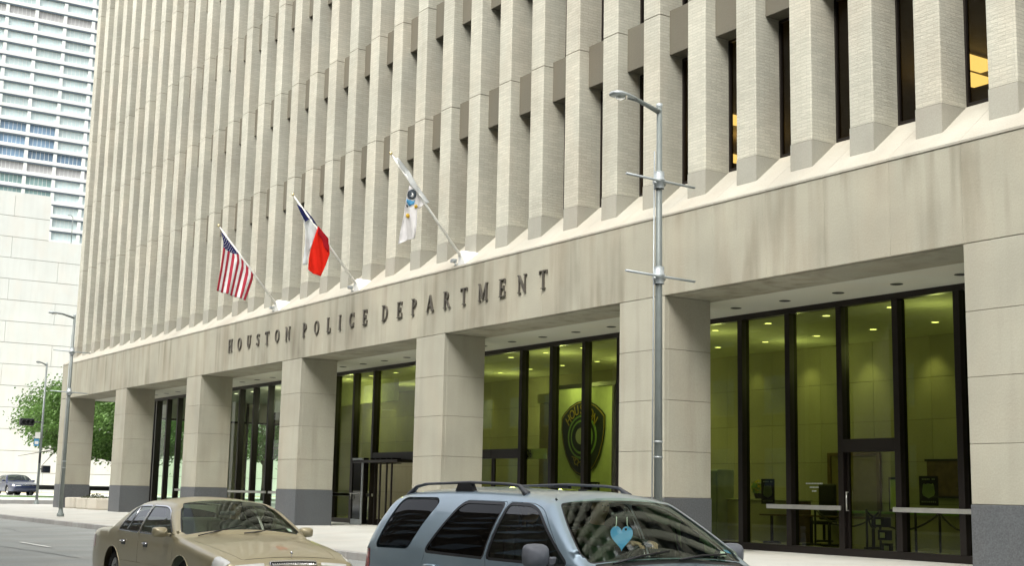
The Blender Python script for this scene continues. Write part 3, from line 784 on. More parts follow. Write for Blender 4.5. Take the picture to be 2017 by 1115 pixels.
def cloth(r_origin, P2, name, mats_fn, nx=28, ny=32, amp=.035, ph=0.0, thick=.004):
    """P2(h,f)->(x,y,z); mats_fn(h,f)->material name"""
    vs = []; fs = []; mn = []
    for j in range(ny + 1):
        for i in range(nx + 1):
            h, f = i / nx, j / ny
            p = Vector(P2(h, f)); k = amp * (0.25 + f)
            p.x += k * sin(h * 15 + 2.2 * f + ph) + .5 * k * sin(h * 29 + ph * 2 + f * 4)
            vs.append(p - r_origin)
    for j in range(ny):
        for i in range(nx):
            a = j * (nx + 1) + i; fs.append((a, a + 1, a + nx + 2, a + nx + 1)); mn.append(mats_fn((i + .5) / nx, (j + .5) / ny))
    mb = MB()
    for mname in dict.fromkeys(mn): mb.mat(mname)
    mb.v = vs; mb.f = [list(f) for f in fs]; mb.mi = [mb.mat(x) for x in mn]; mb.sm = [True] * len(fs)
    o = mb.build(name, fixn=False); md = o.modifiers.new('thickness', 'SOLIDIFY'); md.thickness = thick
    return o
def lerp2(a, b, t): return (a[0] + (b[0] - a[0]) * t, a[1] + (b[1] - a[1]) * t)
def poly_at(pl, t):
    n = len(pl) - 1; k = min(int(t * n), n - 1); return lerp2(pl[k], pl[k + 1], t * n - k)
# stars and stripes, hoist along the pole, cloth hanging from it (y,z in the plane of the pole)
fx = -30.36
r1, a, b = flagpole(fx, 'leftmost white slanting pole, the one carrying the striped flag')
org = Vector((fx, -1.5, 8.9))
LFT = [(-2.09, 9.70), (-2.0, 9.36), (-2.02, 9.1), (-2.08, 8.5), (-2.17, 7.79)]
RGT = [(-.92, 8.53), (-.93, 8.3), (-.99, 8.05), (-1.06, 7.8), (-1.13, 7.56)]
def us(h, f):
    hp = lerp2((-2.12, 9.80), (-.90, 8.51), h)
    L, R = poly_at(LFT, f), poly_at(RGT, f)
    top = lerp2(LFT[0], RGT[0], h)
    p = lerp2(L, R, h)
    # start exactly on the pole line
    return (fx, p[0] + (hp[0] - top[0]) * (1 - f), p[1] + (hp[1] - top[1]) * (1 - f))
def us_m(h, f):
    f0 = min(.40, .40 * h / .54)
    ff = f0 + (1 - f0) * f * 1.0
    if h < 7 / 13 and ff < .40: return 'flag_blue'
    return 'flag_red' if int(h * 13) % 2 == 0 else 'flag_white'
us_o = cloth(org, us, 'flag', us_m, nx=39, ny=40, amp=.03)
us_o.location = org; tag(us_o, 'red and white striped flag with a starry blue corner, leftmost of three', 'flag')
st = MB()
for j in range(9):
    for i in range(6):
        h = .04 + i * .085 + (.04 if j % 2 else 0); ff = .03 + j * .042
        f0 = min(.40, .40 * h / .54)
        if h > .52 or ff < f0 + .02: continue
        f = (ff - f0) / (1 - f0)
        for sgn in (1,):
            p = Vector(us(h, f)); k = .03 * (0.25 + f); p.x += k * sin(h * 15 + 2.2 * f) + .5 * k * sin(h * 29 + f * 4) + .006
            pts = [(p.x, p.y + .021 * cos(a_ + .3) * (1 if q % 2 else .45), p.z + .021 * sin(a_ + .3) * (1 if q % 2 else .45)) for q, a_ in enumerate([2 * pi * q / 10 for q in range(10)])]
            st.add([Vector(q) - org for q in pts], [tuple(range(10))], 'flag_white')
o = st.build('stars', us_o, fixn=False)
# lone star state flag: blue by the pole tip, white outer fold, red inner fold
fx2 = -24.36
r2, a, b = flagpole(fx2, 'middle white slanting pole, the one carrying the red, white and blue flag')
import itertools
def px_plane(X, px, py):
    """where the photograph's ray through a pixel meets the vertical plane x = X"""
    x = (px - 1008.5) / 2627.19; y = (557.5 - py) / 2627.19
    d = FW + R2 * x + U2 * y; t = (X - CAM.x) / d.x
    return CAM + d * t
def crop(sc, ox, oy, X, pts): 
    out = []
    for p in pts:
        v = px_plane(X, ox + p[0] / sc, oy + p[1] / sc); out.append((v.y, v.z))
    return out
def patch(name, X, poly, mat, parent=None, org=None, amp=.03, off=0.0, ph=0., thick=.005, tagk=None):
    """a cloth piece traced in the pole's plane, triangulated with inner points and rippled"""
    n = len(poly); ys = [p[0] for p in poly]; zs = [p[1] for p in poly]
    vs = [Vector(p) for p in poly]; y = min(ys)
    while y < max(ys):
        z = min(zs)
        while z < max(zs):
            if inside((y, z), poly): vs.append(Vector((y, z)))
            z += .06
        y += .05
    r = delaunay_2d_cdt(vs, [(i, (i + 1) % n) for i in range(n)], [], 0, 1e-6)
    mb = MB(); V_ = []
    for v in r[0]:
        xx = X + off + amp * sin(v.x * 17 + v.y * 3 + ph) + .4 * amp * sin(v.x * 39 + v.y * 7 + ph)
        V_.append(Vector((xx, v.x, v.y)) - (org or Vector((0, 0, 0))))
    F = [tuple(f) for f in r[2] if inside(sum((r[0][i] for i in f), Vector((0, 0))) / len(f), poly)]
    mb.add(V_, F, mat, True)
    o = mb.build(name, parent, fixn=False); md = o.modifiers.new('thickness', 'SOLIDIFY'); md.thickness = thick
    return o
def inside(p, poly):
    x, y = p[0], p[1]; c = False; n = len(poly); j = n - 1
    for i in range(n):
        xi, yi = poly[i][0], poly[i][1]; xj, yj = poly[j][0], poly[j][1]
        if (yi > y) != (yj > y) and x < (xj - xi) * (y - yi) / (yj - yi) + xi: c = not c
        j = i
    return c
T2 = lambda pts: crop(4.644, 560, 360, fx2, pts)
org2 = Vector((fx2, -1.6, 8.8))
tx = empty('flag', org2, 0, 'flag hanging in a blue, a white and a bright red fold, middle of three', 'flag')
patch('red_fold', fx2, T2([(306, 400), (395, 515), (406, 655), (372, 760), (325, 858), (258, 832), (208, 797), (218, 700), (236, 612), (268, 500)]), 'flag_bright_red', tx, org2, .02, .05)
patch('white_fold', fx2, T2([(150, 296), (205, 352), (243, 322), (308, 392), (292, 455), (258, 545), (232, 615), (205, 752), (170, 752), (188, 560), (192, 440), (178, 350)]), 'flag_pale', tx, org2, .03, .0)
patch('blue_fold', fx2, T2([(112, 196), (206, 258), (252, 320), (306, 396), (262, 370), (240, 322), (192, 358), (150, 290)]), 'flag_blue', tx, org2, .02, .02)
patch('shaded_fold', fx2, T2([(306, 400), (393, 516), (392, 640), (352, 585), (338, 520), (296, 462)]), 'flag_shaded_red', tx, org2, .02, .075)  # deeper red paints shade into part of the red fold
# white city flag bunched along its pole
fx3 = -18.21
r3, a, b = flagpole(fx3, 'rightmost white slanting pole, the one carrying the white flag')
T3 = lambda pts: crop(4.645, 750, 290, fx3, pts)
org3 = Vector((fx3, -1.5, 8.8))
wf_ = empty('flag', org3, 0, 'white flag with a seal and yellow dots bunched along its pole, rightmost of three', 'flag')
patch('hanging_cloth', fx3, T3([(262, 350), (300, 380), (330, 430), (400, 515), (352, 560), (330, 562), (326, 700), (315, 832), (245, 850), (160, 886), (185, 760), (208, 610), (235, 470)]), 'flag_white', wf_, org3, .03, .0)
patch('rolled_cloth', fx3, T3([(128, 98), (150, 100), (250, 220), (340, 360), (432, 505), (408, 520), (330, 425), (262, 345), (232, 262), (150, 150)]), 'flag_pale', wf_, org3, .02, .045)
patch('blue_patch', fx3, T3([(236, 470), (262, 480), (308, 486), (300, 522), (262, 536), (234, 500)]), 'flag_sky', wf_, org3, .03, .012)
def disc(cx_, cy_, r, n=16, e=1.0): return [(cx_ + r * cos(2 * pi * k / n), cy_ + r * e * sin(2 * pi * k / n)) for k in range(n)]
patch('seal', fx3, T3(disc(284, 432, 37, 16, 1.25)), 'flag_black', wf_, org3, .03, .016)
patch('seal_centre', fx3, T3([(276, 415), (290, 425), (292, 455), (280, 462), (272, 445), (282, 435)]), 'flag_pale', wf_, org3, .03, .021)
patch('yellow_dot', fx3, T3(disc(316, 544, 17)), 'flag_yellow', wf_, org3, .03, .016)
patch('yellow_dot', fx3, T3(disc(246, 628, 21)), 'flag_yellow', wf_, org3, .03, .016)
patch('black_mark', fx3, T3([(228, 535), (240, 520), (252, 545), (240, 552)]), 'flag_black', wf_, org3, .03, .016)

# ------------------------------------------------------------------ street lamps
def street_lamp(x, y, zb, ztop, mat, armlen, label, bars=True, radius=.074):
    r = empty('street_lamp', (x, y, zb), 0, label, 'street lamp', 'street lamps along the pavement')
    H = ztop - zb
    mb = MB(); mb.tube([(0, 0, 0), (0, 0, H * .5), (0, 0, H)], [radius, radius * .82, radius * .62], mat, 16)
    mb.build('pole', r)
    mb = MB(); mb.lathe([(.001, H + .03), (radius * .7, H + .03), (radius * .75, H - .02), (radius * .6, H - .05)], mat='galvanised_light', seg=14); mb.build('pole_cap', r)
    mb = MB(); mb.lathe([(radius * 1.9, 0), (radius * 1.9, .09), (radius * 1.3, .16), (radius * 1.05, .30)], mat=mat, seg=16)
    for a in range(4): mb.tube([(radius * 1.6 * cos(a * pi / 2 + .7), radius * 1.6 * sin(a * pi / 2 + .7), .08), (radius * 1.6 * cos(a * pi / 2 + .7), radius * 1.6 * sin(a * pi / 2 + .7), .13)], .015, 'galvanised', 6)
    mb.build('base', r)
    # arm rising slightly out over the road, cobra head
    h0 = H - .12
    mb = MB(); mb.tube([(0, 0, h0), (0, -armlen * .22, h0 + .06), (0, -armlen * .5, h0 + .13), (0, -armlen * .72, h0 + .14)], [radius * .65, radius * .55, radius * .48, radius * .42], mat, 10)
    mb.build('arm', r)
    hd = MB(); n = 9; L = armlen * .55; y0 = -armlen * .52
    secs = []
    for k in range(n):
        t = k / (n - 1); ww = .045 + .105 * sin(min(1, t * 1.25) * pi * .5) * (1 if t < .75 else sqrt(max(0, 1 - ((t - .75) / .27) ** 2)))
        hh = .03 + .045 * sin(min(1, t * 1.1) * pi * .5) * (1 if t < .7 else sqrt(max(0, 1 - ((t - .7) / .32) ** 2)))
        secs.append([(ww * cos(a), y0 - L * t, h0 + .14 + hh * sin(a) * (1 if sin(a) > 0 else .35)) for a in [2 * pi * q / 12 for q in range(12)]])
    vs = [p for s_ in secs for p in s_]
    hd.add(vs, [(i * 12 + q, i * 12 + (q + 1) % 12, (i + 1) * 12 + (q + 1) % 12, (i + 1) * 12 + q) for i in range(n - 1) for q in range(12)] + [tuple(range(12)), tuple(range((n - 1) * 12, n * 12))], 'galvanised_light' if bars else mat, True)
    head = hd.build('lamp_head', r)
    ln = MB(); ln.lathe([(.11, 0), (.10, -.03), (.07, -.055), (.001, -.07)], (0, y0 - L * .62, h0 + .125), 'Z', 'lamp_lens', 16); ln.build('lens', head)
    if bars:
        for zz in (6.57 - zb, 4.945 - zb):
            mb = MB(); mb.lathe([(radius + .012, -.12), (radius + .012, .0), (radius + .03, .0), (radius + .03, .045), (radius + .014, .045), (radius + .014, .17)], (0, 0, zz), 'Z', 'galvanised_light', 16)
            mb.tube([(.0, -radius - .05, zz - .03), (0, radius + .05, zz - .03)], .03, 'galvanised', 8)
            cl = mb.build('clamp', r)
            mb = MB(); mb.tube([(0.075, -.76, zz + .02), (.075, 0, zz), (0.075, .72, zz - .015)], .021, 'galvanised_light', 8); mb.build('banner_bar', r)
        for zz in (1.95 - zb, 2.2 - zb):
            mb = MB(); mb.lathe([(radius * 1.0, 0), (radius * 1.08, 0), (radius * 1.08, .03), (radius, .03)], (0, 0, zz), 'Z', 'galvanised', 16); mb.build('strap', r)
        mb = MB(); mb.tube([(-.05, -radius - .015, .3), (-.05, -radius * .85, H - .8)], .012, 'galvanised_light', 6); mb.build('conduit', r)
    return r
street_lamp(-5.26, -3.93, .03, 7.90, 'pole_grey', .95, 'tall grey lamp post in front of the pillars, with crossbars, nearest to the right')
street_lamp(-42.5, -3.5, .06, 8.05, 'pole_grey', .95, 'lamp post with two crossbars by the kerb left of the corner pillar')
corner = street_lamp(-66.2, 1.45, .15, 8.1, 'pole_grey', .55, 'slim lamp post at the street corner carrying the signals, farthest left', bars=False, radius=.08)
mb = MB(); mb.box((-.05, -.06, 2.3), (.09, .02, 2.9), 'black_plastic'); mb.build('control_box', corner)
def signal(name, loc, label, ped=False):
    r = empty(name, loc, 0, label, 'traffic signal')
    mb = MB()
    if ped:
        mb.box((-.18, -.02, -.2), (.18, .42, .2), 'black_plastic', bevel=.03); mb.box((.18, .03, -.15), (.3, .37, -.12), 'black_plastic'); mb.box((.18, .03, .13), (.3, .37, .16), 'black_plastic'); mb.build('housing', r)
        mb = MB(); mb.tube([(0, -.16, 0), (0, 0, 0)], .03, 'black_plastic', 8); mb.build('bracket', r)
        mb = MB(); mb.box((.181, .03, -.14), (.186, .37, .14), 'navy'); mb.build('display', r)
    else:
        mb = MB(); mb.tube([(0, .62, .02), (0, 0, .02)], .035, 'black_plastic', 8); mb.build('bracket', r)
        mb = MB(); mb.box((-.15, -.72, -.2), (.15, .05, .2), 'black_plastic', bevel=.04); mb.build('housing', r)
        for k in range(3):
            mb = MB(); mb.lathe([(.11, 0), (.11, .17), (.12, .17), (.12, 0)], (.15, -.55 + .23 * k, 0), 'X', 'black_plastic', 12); mb.build('visor', r)
    return r
signal('traffic_signal', (-66.2, .92, 4.72), 'dark horizontal traffic signal head on the slim corner lamp post')
signal('pedestrian_signal', (-66.2, 1.62, 2.12), 'small dark pedestrian signal box low on the slim corner post', True)
r = empty('street_name_sign', (-66.2, 1.2, 3.75), 0, 'small blue and white sign plate halfway up the slim corner post', 'sign')
mb = MB(); mb.box((.09, -.16, -.35), (.10, .12, .05), 'flag_sky', bevel=.003); mb.build('plate', r)
mb = MB(); mb.box((.09, -.12, .08), (.10, .16, .42), 'white_paint', bevel=.003); mb.build('plate', r)
mb = MB(); mb.box((.101, -.12, -.25), (.104, .08, -.08), 'white_paint'); mb.build('sign_face', r)

# ------------------------------------------------------------------ planters under the colonnade
for k, (x, y, lab) in enumerate(((-54.6, .75, 'pale stone planter tub nearest to the corner pillar, leftmost of its row'), (-52.85, .80, 'pale stone planter tub in the middle of the row, low shrub in it'), (-51.1, .82, 'pale stone planter tub beside the second pillar, last of its row'))):
    r = empty('planter', (x, y, .16), 0, lab, 'planter', 'stone planters between the first two pillars')
    mb = MB(); seg = 8
    mb.lathe([(.80, 0), (.84, .08), (.86, .50), (.80, .53), (.74, .50), (.72, .40), (.001, .40)], mat='planter_stone', seg=seg, smooth=False); mb.build('tub', r)
    mb = MB()
    for q in range(260 if k == 1 else 60):
        a = random.uniform(0, 2 * pi); rr = .6 * sqrt(random.random()); h = .42 + (random.random() ** 1.5) * (.42 if k == 1 else .14) * (1 - rr / .9)
        c = Vector((rr * cos(a), rr * sin(a), h)); u = Vector((random.gauss(0, 1), random.gauss(0, 1), random.gauss(0, 1))).normalized() * .06; v = u.orthogonal().normalized() * .03
        mb.add([c - u, c + v, c + u, c - v], [(0, 1, 2, 3)], 'leaf_dry')
    mb.build('foliage', r, fixn=False)['kind'] = 'stuff'

# ------------------------------------------------------------------ far side: white building, tower, rail, plaza bits
XB = -112.0
wb = empty('white_building', (XB, 12, .4), 0, 'windowless white concrete block with thin horizontal joints behind the tree', 'building')
mb = MB(); mb.box((XB - 40, -30, .3), (XB - .08, 12.2, 26.6), 'joint'); mb.box((XB - 40, 12.2, .3), (XB - .08, 80, 22.7), 'joint')
c_ = mb.build('wall_core'); c_.parent = wb; c_.matrix_parent_inverse = Matrix.Translation(-Vector(wb.location))
rows = 14; rh = 26.8 / rows
random.seed(3)
for k in range(rows):
    z0 = .3 + k * rh; z1 = z0 + rh
    for j in range(-4, 9):
        y0 = -30 + (j + 4) * 7.2 + (3.0 if k % 2 else 0)
        if z0 >= 22.6 and y0 + 7.2 > 12.3:
            if y0 >= 12.2: continue
            y1 = 12.2
        else: y1 = y0 + 7.2
        z1_ = min(z1, 22.75) if (y0 >= 12.2) else z1
        if z1_ <= z0 + .1: continue
        mb = MB(); mb.box((-.08, .012, .02), (.0, y1 - y0 - .012, z1_ - z0 - .02), 'white_concrete')
        o = link('wall_panel', mb.mesh('wall_panel'), wb, (0, y0 - 12, z0 - .4))
def wpart(mb, name):
    o = mb.build(name); o.parent = wb; o.matrix_parent_inverse = Matrix.Translation(-Vector(wb.location)); return o
mb = MB(); mb.box((XB - 40, -30, 27.06), (XB - .02, 12.2, 27.4), 'white_concrete'); mb.box((XB - 40, 12.2, 22.75), (XB - .02, 80, 23.15), 'white_concrete'); wpart(mb, 'roof')
# strip of tan paving and low hedges at its foot
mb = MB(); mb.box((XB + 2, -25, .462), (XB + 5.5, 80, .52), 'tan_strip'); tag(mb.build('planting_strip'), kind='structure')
# dish and cabinets on the parapet
r = empty('roof_antenna', (XB - 1.2, 1.3, 27.4), 0, 'cluster of white antenna panels on the parapet of the white building', 'antenna')
for nm, bx in (('mast', ((-.06, -.06, 0), (.06, .06, 2.4))), ('panel', ((.1, -.75, .6), (.25, -.25, 2.3))), ('panel', ((.1, .25, .4), (.25, .75, 2.2))), ('equipment_box', ((-.4, -1.6, 0), (.3, -.9, .9)))):
    mb = MB(); mb.box(bx[0], bx[1], 'white_paint' if nm != 'mast' else 'pole_grey', bevel=.02); mb.build(nm, r)
for (y, lab) in ((14.6, 'thin lamp post on the lower roof of the white building'),):
    r = empty('roof_lamp', (XB - 1.5, y, 23.15), 0, lab, 'lamp post')
    mb = MB(); mb.tube([(0, 0, 0), (0, 0, 2.9)], .035, 'pole_grey', 8); mb.build('pole', r)
    mb = MB(); mb.tube([(0, 0, 2.9), (0, -.2, 3.05), (0, -.45, 3.0)], .035, 'pole_grey', 8); mb.build('arm', r)

# tower
XT = -390.0
tw = empty('office_tower', (XT, 85, 0), 0, 'tall white tower with strips of windows rising behind the white building', 'building')
TY0, BW, FH = 46.2, 8.45, 3.95
TB = 60.0
def tpart(me, name, loc, parent=None):
    o = bpy.data.objects.new(name, me); COL.objects.link(o); o.parent = parent or tw
    o.location = loc if parent else (loc[0] - XT, loc[1] - 85, loc[2]); return o
mb = MB(); mb.box((XT - 40, TY0 - 6, .5), (XT - 1.0, TY0 + 8 * BW, 175), 'tower_concrete'); o = mb.build('core'); o.parent = tw; o.matrix_parent_inverse = Matrix.Translation((-XT, -85, 0))
NF = int((172 - TB) / FH)
slab = MB(); slab.box((-.9, 0, 0), (.0, 7 * BW, 1.02), 'tower_concrete', bevel=.05); slab.box((-.6, 0, -.45), (-.10, 7 * BW, -.01), 'tower_shade'); slabm = slab.mesh('floor_band')  # dark strip under each slab paints in its shadow
pier = MB(); pier.box((-.9, -.50, 0), (-.14, .50, 112), 'tower_concrete'); pm_ = pier.mesh('pier')
for j in range(8): tpart(pm_, 'pier', (XT, TY0 + j * BW, TB))
def winm(mat): 
    mb = MB(); mb.box((-.86, .52, .02), (-.75, BW - .52, FH - 1.3), mat)
    for q in range(1, 6):
        y = .64 + (BW - 1.28) * q / 6; mb.box((-.75, y - .05, .02), (-.68, y + .05, FH - 1.3), 'tower_concrete')
    return mb.mesh('window')
WM = {k: winm(k) for k in ('tower_glass_pale', 'tower_glass_blue', 'tower_glass_green', 'tower_louvre')}
random.seed(11)
for k in range(NF):
    z = TB + k * FH
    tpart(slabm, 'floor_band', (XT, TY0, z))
    for j in range(1, 6):
        if k in (8, 20): m_ = 'tower_louvre'
        elif 5 <= k <= 11 and (j in (2, 3) or (k == 9 and j < 5)): m_ = 'tower_glass_blue' if k > 8 else 'tower_glass_green'
        else: m_ = 'tower_glass_pale'
        tpart(WM[m_], 'window', (XT, TY0 + j * BW, z + 1.02))

# low dark guard rail along the far pavement
for (y0, y1, lab) in ((5.6, 14.6, 'long low dark guard rail on posts in front of the white building'),):
    r = empty('guard_rail', (X2 - 8.0, (y0 + y1) / 2, .46), 0, lab, 'guard rail')
    h = (y1 - y0) / 2
    mb = MB(); mb.box((-.06, -h, .42), (.06, h, .74), 'poster_black', bevel=.02); mb.build('beam', r)
    for q in range(5):
        yy = -h + .4 + q * (2 * h - .8) / 4; mb = MB(); mb.box((-.08, yy - .07, -.02), (.08, yy + .07, .42), 'poster_black'); mb.build('post', r)
r = empty('fire_hydrant', (XK + 1.6, 3.1, .16), 0, 'small dark hydrant with a yellow cap behind the slim corner post', 'hydrant')
mb = MB(); mb.lathe([(.14, 0), (.14, .05), (.10, .08), (.10, .5), (.12, .52)], mat='black_plastic', seg=14); mb.build('barrel', r)
mb = MB(); mb.lathe([(.12, .52), (.11, .62), (.05, .70), (.001, .72)], mat='yellow_plastic', seg=14); mb.build('cap', r)
mb = MB(); mb.tube([(-.16, 0, .42), (.16, 0, .42)], .05, 'black_plastic', 8); mb.build('outlet', r)

# trees
def tree(x, y, zb, hc, rad, label, nclump=90, trunk_h=2.6, seed=1, lean=(0, 0), flat=.62, leafn=95, ls=.2):
    rnd = random.Random(seed)
    r = empty('tree', (x, y, zb), 0, label, 'tree')
    mb = MB(); top = Vector((lean[0], lean[1], trunk_h))
    mb.tube([(0, 0, -.2), (.02, .03, trunk_h * .5), top], [.24, .19, .17], 'bark', 10)
    tips = []
    for k in range(9):
        a = 2 * pi * k / 9 + rnd.uniform(-.3, .3); rr = rad * rnd.uniform(.45, .8); h = rnd.uniform(.15, 1.0) * (hc - trunk_h) * .75
        e = Vector((rr * cos(a), rr * sin(a), trunk_h + h)); mid = top.lerp(e, .5) + Vector((0, 0, rnd.uniform(-.1, .5)))
        mb.tube([top - Vector((0, 0, .2)), mid, e], [.12, .075, .03], 'bark', 7); tips.append(e)
        for q in range(3):
            e2 = e + Vector((rnd.gauss(0, 1), rnd.gauss(0, 1), rnd.gauss(0.3, .6))) * rad * .22
            mb.tube([mid.lerp(e, .6), e2], [.04, .012], 'bark', 5)
    mb.build('trunk', r, fixn=False)
    cr = MB(); V_ = []; F_ = []
    cz = trunk_h + (hc - trunk_h) * .5; hz = (hc - trunk_h) * .5
    for k in range(nclump):
        while True:
            d_ = Vector((rnd.gauss(0, 1), rnd.gauss(0, 1), rnd.gauss(0, 1))).normalized()
            u = rnd.uniform(.35, 1) ** .5
            lump = 1 + .28 * noise.noise(d_ * 2.1 + Vector((seed * 3.1, 0, 0)))
            c = Vector((d_.x * rad * u * lump, d_.y * rad * u * lump, cz + d_.z * hz * u * lump))
            if c.z > trunk_h * .75: break
        sz = rad * rnd.uniform(.055, .10)
        for q in range(leafn):
            p = c + Vector((rnd.gauss(0, 1) * sz, rnd.gauss(0, 1) * sz, rnd.gauss(0, 1) * sz * flat))
            n_ = Vector((rnd.gauss(0, 1), rnd.gauss(0, 1), rnd.gauss(.5, 1))).normalized()
            a_ = n_.orthogonal().normalized(); b_ = n_.cross(a_); s1 = ls * rnd.uniform(.5, 1.1); s2 = s1 * .55
            i0 = len(V_); V_ += [p - a_ * s1, p + b_ * s2, p + a_ * s1, p - b_ * s2]; F_.append((i0, i0 + 1, i0 + 2, i0 + 3))
    cr.add(V_, F_, 'leaf'); cr.build('crown', r, fixn=False)
    return r
tree(-81.5, 10.6, .4, 8.1, 6.6, 'spreading green street tree in front of the white building at the corner', nclump=300, trunk_h=2.7, seed=4, leafn=190, ls=.13)
tree(-84, 22.5, .4, 8.4, 4.6, 'green tree seen through the lobby glass', nclump=150, trunk_h=2.8, seed=9, leafn=150, ls=.14)

# unseen block added behind the camera, for window and paint reflections and facade shade
concrete('dark_brick', (0.13, 0.11, 0.09), brick=True)
ob_ = empty('added_opposite_block', (-10, -27, -.2), 0, 'plain dark brick block added on the near side of the street, out of the picture', 'building')
mb = MB(); mb.box((-75, -45, -.2), (60, -26.5, 31), 'dark_brick'); o = mb.build('wall'); o.parent = ob_; o.matrix_parent_inverse = Matrix.Translation((10, 27, .2))
mb = MB(); mb.box((-.9, 0, 0), (.9, .06, 2.0), 'tower_glass_blue'); mb.box((-1.0, -.02, -.1), (1.0, .12, -.001), 'precast'); wme = mb.mesh('window')
for k in range(7):
    for j in range(30): link('window', wme, ob_, (-60 + j * 4.2, .5, 2.2 + 3.9 * k))
mb = MB(); mb.box((-75, -26.45, -.3), (60, -21.5, -.06), 'sidewalk'); tag(mb.build('near_pavement'), kind='structure')

# ------------------------------------------------------------------ lobby contents seen through the tinted glass
r = empty('badge_banner', (-19.6, 5.9, 2.4), 0, 'tall cloth banner printed with a dark police badge, hung inside the lobby', 'banner')
# screen plane at y = 5.9: scale photograph positions to that depth
def at_y(Y, px, py):
    x = (px - 1008.5) / 2627.19; y = (557.5 - py) / 2627.19
    d = FW + R2 * x + U2 * y; t = (Y - CAM.y) / d.y
    return CAM + d * t
BY = 5.9; BOR = Vector(r.location)
tl = at_y(BY, 1096, 768); tr_ = at_y(BY, 1205, 752); bl_ = at_y(BY, 1100, 1000)
mb = MB(); N = 24
xa, xb, za, zb_ = tl.x - BOR.x, tr_.x - BOR.x, .45 - BOR.z, tl.z - BOR.z
vs = [];
for i in range(N + 1):
    t = i / N; xx = xa + (xb - xa) * t; yy = .03 * sin(t * 19) * .5
    vs += [(xx, yy + .06, za), (xx, yy + .06, zb_)]
mb.add(vs, [(2 * i, 2 * i + 2, 2 * i + 3, 2 * i + 1) for i in range(N)], 'banner_cloth', True); o = mb.build('cloth', r, fixn=False)
mb = MB(); mb.box((xa - .1, .0, zb_), (xb + .2, .12, zb_ + .12), 'poster_black'); mb.box((xb + .02, .0, za - .3), (xb + .10, .12, zb_), 'poster_black'); mb.build('frame', r)
cB = at_y(BY, 1147, 860); hw = (at_y(BY, 1190, 860) - at_y(BY, 1104, 860)).length / 2; zt_ = at_y(BY, 1147, 789).z; zl = at_y(BY, 1147, 940).z
def badge_outline(k):
    H = (zt_ - zl); pts = []
    prof = [(0, 1.0), (.28, .985), (.6, .93), (.86, .85), (1.0, .79), (1.0, .62), (.93, .45), (.78, .28), (.55, .13), (.28, .04), (0, 0)]
    for x_, z_ in prof: pts.append((x_ * hw * k, (z_ - .5) * H * k))
    return pts + [(-a, b) for a, b in prof_m(pts)]
def prof_m(pts): return [p for p in pts[1:-1]][::-1]
bc = Vector((cB.x - BOR.x, 0, (zt_ + zl) / 2 - BOR.z))
def flat(name, poly, mat, y, th=.006):
    mb = MB(); mb.prism([(bc.x + a, bc.z + b) for a, b in poly], y - th, y, 'Y', mat); return mb.build(name, r)
flat('badge', badge_outline(1.0), 'navy', .02); flat('badge_line', badge_outline(.965), 'badge_gold', .012); flat('badge_field', badge_outline(.94), 'navy', .004)
def ring(rx, rz, t, cz, n=32):
    return [(rx * cos(2 * pi * k / n), cz + rz * sin(2 * pi * k / n)) for k in range(n)]
H_ = zt_ - zl
flat('badge_ring', ring(hw * .66, H_ * .29, 0, H_ * .02), 'badge_green', -.004); flat('badge_field', ring(hw * .59, H_ * .262, 0, H_ * .02), 'navy', -.012)
flat('badge_ring', ring(hw * .50, H_ * .225, 0, H_ * .02), 'badge_green', -.020); flat('badge_field', ring(hw * .44, H_ * .195, 0, H_ * .02), 'navy', -.028)
flat('badge_centre', ring(hw * .26, H_ * .11, 0, H_ * .03), 'poster_silver', -.036)
def arc_text(txt, rx, rz, cz, a0, a1, size, flip=False):
    n = len(txt)
    for i, ch in enumerate(txt):
        me = text_mesh(ch, size, .004, 'badge_letter'); me.materials.clear(); me.materials.append(MATS['badge_gold'])
        a = radians(a0 + (a1 - a0) * i / (n - 1)); px_, pz_ = rx * cos(a), cz + rz * sin(a)
        o = link('badge_letter', me, r, (bc.x + px_, -.045, bc.z + pz_))
        o.rotation_euler = (pi / 2, -(a - pi / 2) * .8 if not flip else -(a + pi / 2) * .8, 0); o.scale = (1.0, 1.25, 1)
arc_text('HOUSTON', hw * .74, H_ * .355, H_ * .02, 142, 38, hw * .30)
arc_text('POLICE', hw * .55, H_ * .33, H_ * .0, 232, 308, hw * .25, True)

r = empty('number_sign', (-21.0, GY + .2, 2.45), 0, 'pale panel reading 26 behind the glass beside the middle entrance', 'sign')
a1 = at_y(GY + .2, 1037, 885); a2 = at_y(GY + .2, 1076, 903)
RO = Vector(r.location)
mb = MB(); mb.box((a1.x - RO.x, 0, a2.z - RO.z - .02), (a2.x - RO.x, .02, a1.z - RO.z), 'sign_panel'); mb.build('panel', r)
me = text_mesh('26', .30, .003, 'numerals', 'LEFT'); me.materials.clear(); me.materials.append(MATS['poster_black'])
o = link('numerals', me, r, (a1.x - RO.x + .03, -.006, (a1.z + a2.z) / 2 - RO.z - .01)); o.rotation_euler = (pi / 2, 0, 0); o.scale = (.8, 1.0, 1)
# dark recess with the lift doors behind the 26
mb = MB(); mb.box((-24.9, 7.2, FZ), (-20.4, 7.4, 4.3), 'door_wood'); mb.box((-24.9, 7.1, 4.3), (-20.3, 7.5, 4.6), 'lobby_stone'); bpart(mb, 'lobby_partition')
mb = MB(); mb.lathe([(.02, 0), (.02, -.01), (.001, -.01)], (-20.9, 6.98, 1.95), 'Y', 'red_led', 10); bpart(mb, 'indicator_light')

